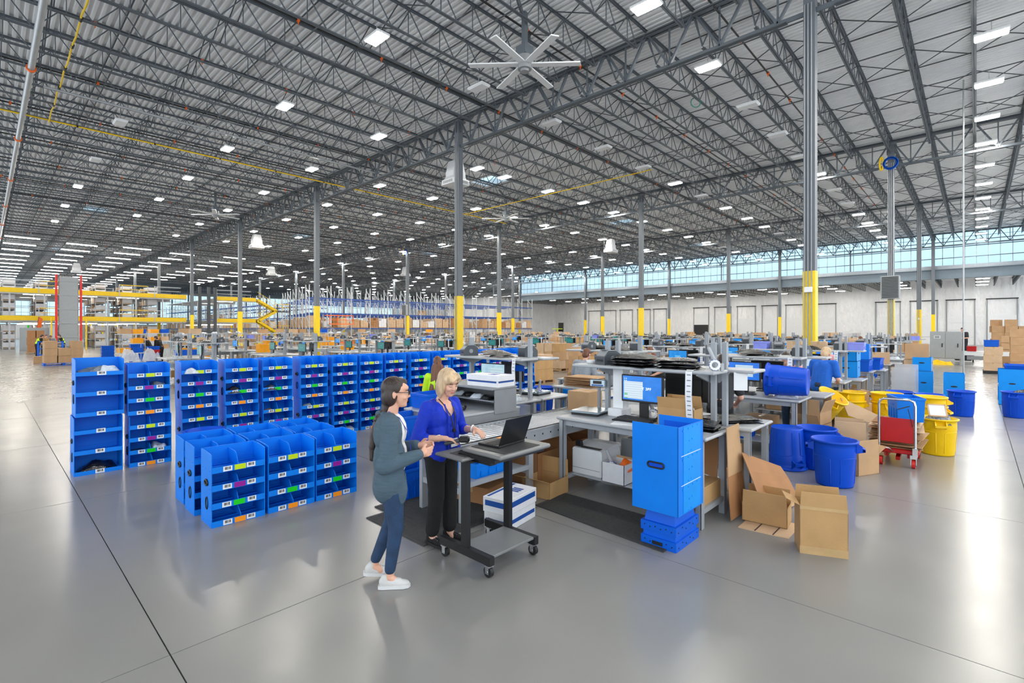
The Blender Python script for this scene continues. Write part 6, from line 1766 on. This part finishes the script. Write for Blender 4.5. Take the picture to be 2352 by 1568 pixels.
# ================================================================ MEZZANINE AND RACKING
ym = 71.5
def mezz(label, x0, x1):
    t = T('mezzanine', label, 'mezzanine', (x0, ym, 0)); L = x1 - x0
    for z in (3.25, 6.1):
        P(t, 'edge_beam', MB().box(0, L, 0, .08, z - .28, z + .2), 'yellow'); P(t, 'deck_plate', MB().box(0, L, .08, 26, z - .06, z), 'rackgrey')
        P(t, 'deck_frame', MB().box(0, L, .1, .2, z - .42, z - .28).box(0, L, 8, 8.15, z - .4, z - .06).box(0, L, 16, 16.15, z - .4, z - .06), 'rackgrey')
        n = int(L / 3)
        for k in range(n):
            a = k * L / n
            P(t, 'guard_rail', MB().box(a + .05, a + L / n - .6, .02, .07, z + .98, z + 1.06).box(a + .05, a + L / n - .6, .02, .07, z + .52, z + .58), 'yellow' if k % 2 else 'rackgrey')
            P(t, 'rail_post', MB().box(a, a + .07, -.06, -.005, z - .25, z + 1.1), 'rackgrey')
    for z in (2.8, 5.95):
        for q in range(int(L / 4)):
            for yy in (4, 11, 18): P(t, 'deck_light', MB().box(q * 4 + 1, q * 4 + 3.2, yy, yy + .12, z - .12, z - .05), 'strip_deck')
    for k in range(int(L / 2.6) + 1):
        a = k * 2.6; P(t, 'leg', MB().box(a, a + .14, .21, .35, 0, 5.7), 'rackgrey'); P(t, 'leg', MB().box(a, a + .14, 8.2, 8.34, 0, 5.7), 'rackgrey')
    return t
mezz('white and yellow two-level mezzanine along the walkway', -6, 17.3); mezz('short second mezzanine section by the yellow stairs', 20.6, 25.4)
def rack_unit(label, x, y, L, nb, z0, levels, dz, group, seed, face=0):
    """open shelving bay with cartons as one mass"""
    t = T('shelving_bay', label, 'shelf', (x, y, z0), face, group); r = random.Random(seed)
    for k in range(nb + 1): P(t, 'upright', MB().box(k * L / nb - .04, k * L / nb + .04, 0, .08, 0, levels * dz).box(k * L / nb - .04, k * L / nb + .04, .9, .98, 0, levels * dz), 'rackgrey')
    for q in range(levels): P(t, 'shelf', MB().box(0, L, 0, .98, q * dz + .04, q * dz + .08), 'rackgrey')
    b = MB()
    for q in range(levels):
        for k in range(int(L / .55)):
            if r.random() < .75:
                h = r.uniform(.3, dz * .8); b.box(k * .55 + .03, k * .55 + .5, .05, .9, q * dz + .085, q * dz + .085 + h, r.choice((0, 1, 1, 2, 2)))
    o = P(t, 'cartons', b, ['card', 'card_pale', 'whitebox']); o['kind'] = 'stuff'
    for q in range(levels): P(t, 'end_panel', MB().box(-.06, -.045, .05, .93, q * dz + .2, q * dz + dz * .8), 'whitebox')
    return t
for lev, z in enumerate((0, 3.25, 6.1)):
    for k in range(9):
        rack_unit('shelving bay of cartons on the %s of the mezzanine' % ('ground floor', 'first deck', 'top deck')[lev], -5 + 2.45 * k, ym + 1.6 + .0 * k, 9.0 if lev < 2 else 6, 3, z + .001, 3 if lev < 2 else 2, .85 if lev < 2 else .55, 'shelving bays on the ' + ('ground floor', 'first deck', 'top deck')[lev], 500 + lev * 20 + k, PI / 2)
vl = T('vertical_lift', 'tall grey goods lift between red guide rails', 'lift', (4.9, 66.3, 0))
P(vl, 'mast_panel', MB().cbox(.25, 1.75, .1, .5, .3, 7.3, .05), 'cabinet')
for q in range(5): P(vl, 'cross_tie', MB().box(0, 2, .05, .12, 1.2 + q * 1.4, 1.32 + q * 1.4), 'cabinet')
for a in (0, 1.86): P(vl, 'guide_rail', MB().box(a, a + .16, 0, .3, 0, 7.5), 'redframe')
P(vl, 'bollards', MB().cyl((-.3, -.3, 0), (-.3, -.3, 3.2), .06, n=8).cyl((2.3, -.3, 0), (2.3, -.3, 3.2), .06, n=8), 'yellow')
gc = T('control_cabinet', 'pale grey control cabinet with green light below the mezzanine', 'cabinet', (2.45, 67.5, 0)); P(gc, 'body', MB().cbox(0, 2.1, 0, .6, 0, 2.2, .02), 'cabinet'); P(gc, 'door', MB().box(.05, 1.0, -.02, 0, .2, 2.1), 'cabinet'); P(gc, 'beacon', MB().cyl((.6, .3, 2.2), (.6, .3, 2.45), .07, n=8), 'green')
# steel frame crane tower by the mezzanine
tw = T('lift_tower', 'dark steel lift tower between the mezzanine sections', 'lift', (17.6, ym - .5, 0))
for a in (0, .9, 1.9, 2.6): P(tw, 'mast', MB().box(a, a + .3, 0, .3, 0, 7.4), 'steel_dark')
P(tw, 'crosshead', MB().box(0, 2.9, .04, .26, 6.2, 6.5).box(0, 2.9, .04, .26, 1.2, 1.9), 'steel_dark')
# yellow stairs
ys = T('stair_flight', 'yellow dog-leg stairs down from the mezzanine', 'stairs', (25.6, ym, 0))
for z0, z1, xa, xb in ((6.1, 4.6, 0, 2.6), (3.2, 4.6, .2, 2.6), (3.25, 1.6, 0, 2.6), (0, 1.6, 0, 2.6)):
    P(ys, 'stringer', MB().bar((xa, 0, z0), (xb, 0, z1), .08, .3).bar((xa, 1.1, z0), (xb, 1.1, z1), .08, .3), 'yellow')
    P(ys, 'handrail', MB().bar((xa, 0, z0 + 1), (xb, 0, z1 + 1), .05).bar((xa, 0, z0 + .55), (xb, 0, z1 + .55), .04), 'yellow')
    for q in range(8): P(ys, 'tread', MB().box(xa + (xb - xa) * q / 8 - .13, xa + (xb - xa) * q / 8 + .13, 0, 1.1, z0 + (z1 - z0) * q / 8, z0 + (z1 - z0) * q / 8 + .04), 'steel_dark')
for z in (4.6, 1.6): P(ys, 'landing', MB().box(2.6, 4.4, 0, 1.2, z - .1, z), 'steel_dark'); P(ys, 'landing_rail', MB().box(2.6, 4.4, 0, .05, z + .95, z + 1.02).box(2.6, 4.4, 0, .05, z + .5, z + .55).box(4.35, 4.4, 0, 1.2, z + .95, z + 1.02).box(3.4, 3.46, 0, .05, z, z + 1).box(4.34, 4.4, 0, .05, z, z + 1), 'yellow')
P(ys, 'post', MB().box(2.6, 2.75, 0, .15, 0, 5.6).box(4.3, 4.42, 0, .12, 0, 5.6), 'steel_dark')

# pallet racks with blue beams
me_up = MB(); me_up.box(0, .09, 0, .09, 0, 7.6).box(0, .09, 1.0, 1.09, 0, 7.6)
for q in range(6): me_up.bar((.045, .05, .3 + q * 1.2), (.045, 1.04, 1.4 + q * 1.2), .05)
me_up = me_up.mesh('upright_frame', 'rackgrey')
me_beam = MB().box(0, 2.7, -.03, .03, 0, .14).box(0, 2.7, 1.06, 1.12, 0, .14).mesh('beam', 'rackblue')
def rack_load(b, x, y, z, r, dx, h=None):
    w = 1.15; h = h or r.uniform(.9, 1.5)
    b.box(x + .05, x + .05 + w, y + .06, y + 1.02, z, z + .12, 1)
    n = 3; m = 4
    for i in range(n):
        for k in range(m):
            if k == m - 1 and r.random() < .3: continue
            b.box(x + .06 + i * w / n, x + .06 + (i + 1) * w / n - .02, y + .07 + r.uniform(0, .03), y + 1.0, z + .12 + k * h / m, z + .12 + (k + 1) * h / m - .015)
def pallet_rack(label, x, y, bays, rz, seed, group, levels=(2.1, 4.0, 5.9), fill_=(.95, .7, .25)):
    t = T('pallet_rack', label, 'rack', (x, y, 0), rz, group); r = random.Random(seed)
    for k in range(bays + 1): P(t, 'upright_frame', me_up, (k * 2.8, 0, 0))
    for z in levels:
        for k in range(bays): P(t, 'beam', me_beam, (k * 2.8 + .09, 0, z))
    mats = ['card', 'card_pale', 'card_dark', 'whitebox']
    bb = {m: MB() for m in mats}
    for li, z in enumerate((0,) + tuple(q + .14 for q in levels[:-1])):
        for k in range(bays):
            for s in range(2):
                if r.random() < fill_[li]: rack_load(bb[r.choices(mats, (.2, .42, .12, .26))[0]], k * 2.8 + .12 + s * 1.28, 0, z, r, 0)
    for m in mats:
        if bb[m].v: o = P(t, 'pallet_loads', bb[m], [m, 'wood']); o['kind'] = 'stuff'
    return t
for i in range(5): pallet_rack('blue-beamed pallet rack facing the packing lines, %s of five rows' % ordn[i], 27.5 + 1.0 * i, 60 + 4.2 * i, 15 - i, 0, 600 + i, None, fill_=(1.15, .85, .06))
for i in range(3): pallet_rack('blue-beamed pallet rack running lengthwise, %s of three rows' % ordn[i], 32 + 6 * i, 84 + 2 * i, 22, PI / 2, 640 + i, None, fill_=(1.1, .6, .05))
sl_ = T('scissor_lift', 'orange scissor lift cage before the pallet racks', 'lift', (26.6, 53, 0))
P(sl_, 'cage', MB().box(0, 3, 0, .05, 3.6, 3.66).box(0, 3, 0, .05, 3.1, 3.15).box(0, 3, 0, .05, 2.6, 2.7).box(0, 3, 1.2, 1.25, 3.6, 3.66).box(0, .05, 0, 1.2, 3.6, 3.66).box(2.95, 3, 0, 1.2, 3.6, 3.66), 'orange'); P(sl_, 'cage_posts', MB().box(0, .05, 0, .05, 2.6, 3.6).box(1, 1.05, 0, .05, 2.6, 3.6).box(2, 2.05, 0, .05, 2.6, 3.6).box(2.95, 3, 0, .05, 2.6, 3.6), 'orange'); P(sl_, 'scissor', MB().bar((.1, .6, .5), (2.9, .6, 2.6), .1).bar((2.9, .6, .5), (.1, .6, 2.6), .1), 'bench_dark'); P(sl_, 'chassis', MB().box(0, 3, .1, 1.1, .15, .6), 'orange'); P(sl_, 'wheel', MB().cyl((.4, .1, .2), (.4, 1.1, .2), .2, n=12), 'black'); P(sl_, 'wheel', MB().cyl((2.6, .1, .2), (2.6, 1.1, .2), .2, n=12), 'black')

# carton pallets along the dock side
r_ = random.Random(77)
k = 0
for (x, y0, n, wrapped) in ((52, 15.5, 5, False), (55.5, 8.5, 4, True), (60, 24, 6, True), (60, 42, 7, False), (46.5, 33, 6, False), (50, 45, 4, False), (38.5, 30.5, 3, False)):
    for i in range(n):
        y = y0 + i * 1.65; k += 1
        h = r_.randint(3, 4)
        load('%s dock row pallet, %s of its row' % (('brown', 'filmed', 'long', 'distant', 'middle', 'end', 'short')[[52, 55.5, 60, 60, 46.5, 50, 38.5].index(x) if not (x == 60 and y0 == 42) else 3], ordn[i]), (x + r_.uniform(-.2, .2), y, 0), 2, 2, h, .6, .62, .4, 700 + k, r_.choice(['card', 'card_pale', 'card_tan']), True, wrapped and i % 2 == 0, drop=.35, jit=.03)
o = solo('distant_cartons', 'cartons massed on the long pallet rows before the dock doors', 'boxes', FARC, ['card', 'card_pale', 'card_tan']); o['kind'] = 'stuff'
ft = T('forklift', 'dark forklift with lime guard far before the dock doors', 'forklift', (66, 51.5, 0)); P(ft, 'body', MB().cbox(0, 1.8, 0, 1.2, .3, 1.3, .1), 'black'); P(ft, 'mast', MB().box(1.85, 2.0, .1, 1.1, .1, 3.2), 'black'); P(ft, 'overhead_guard', MB().box(.2, 1.6, 0, 1.2, 2.1, 2.2).box(.2, .28, 0, .08, 1.3, 2.1).box(1.5, 1.6, 1.1, 1.2, 1.3, 2.1), 'lime'); P(ft, 'wheels', MB().cyl((.4, -.05, .3), (.4, .15, .3), .3, n=12).cyl((1.5, -.05, .3), (1.5, .15, .3), .3, n=12), 'black')
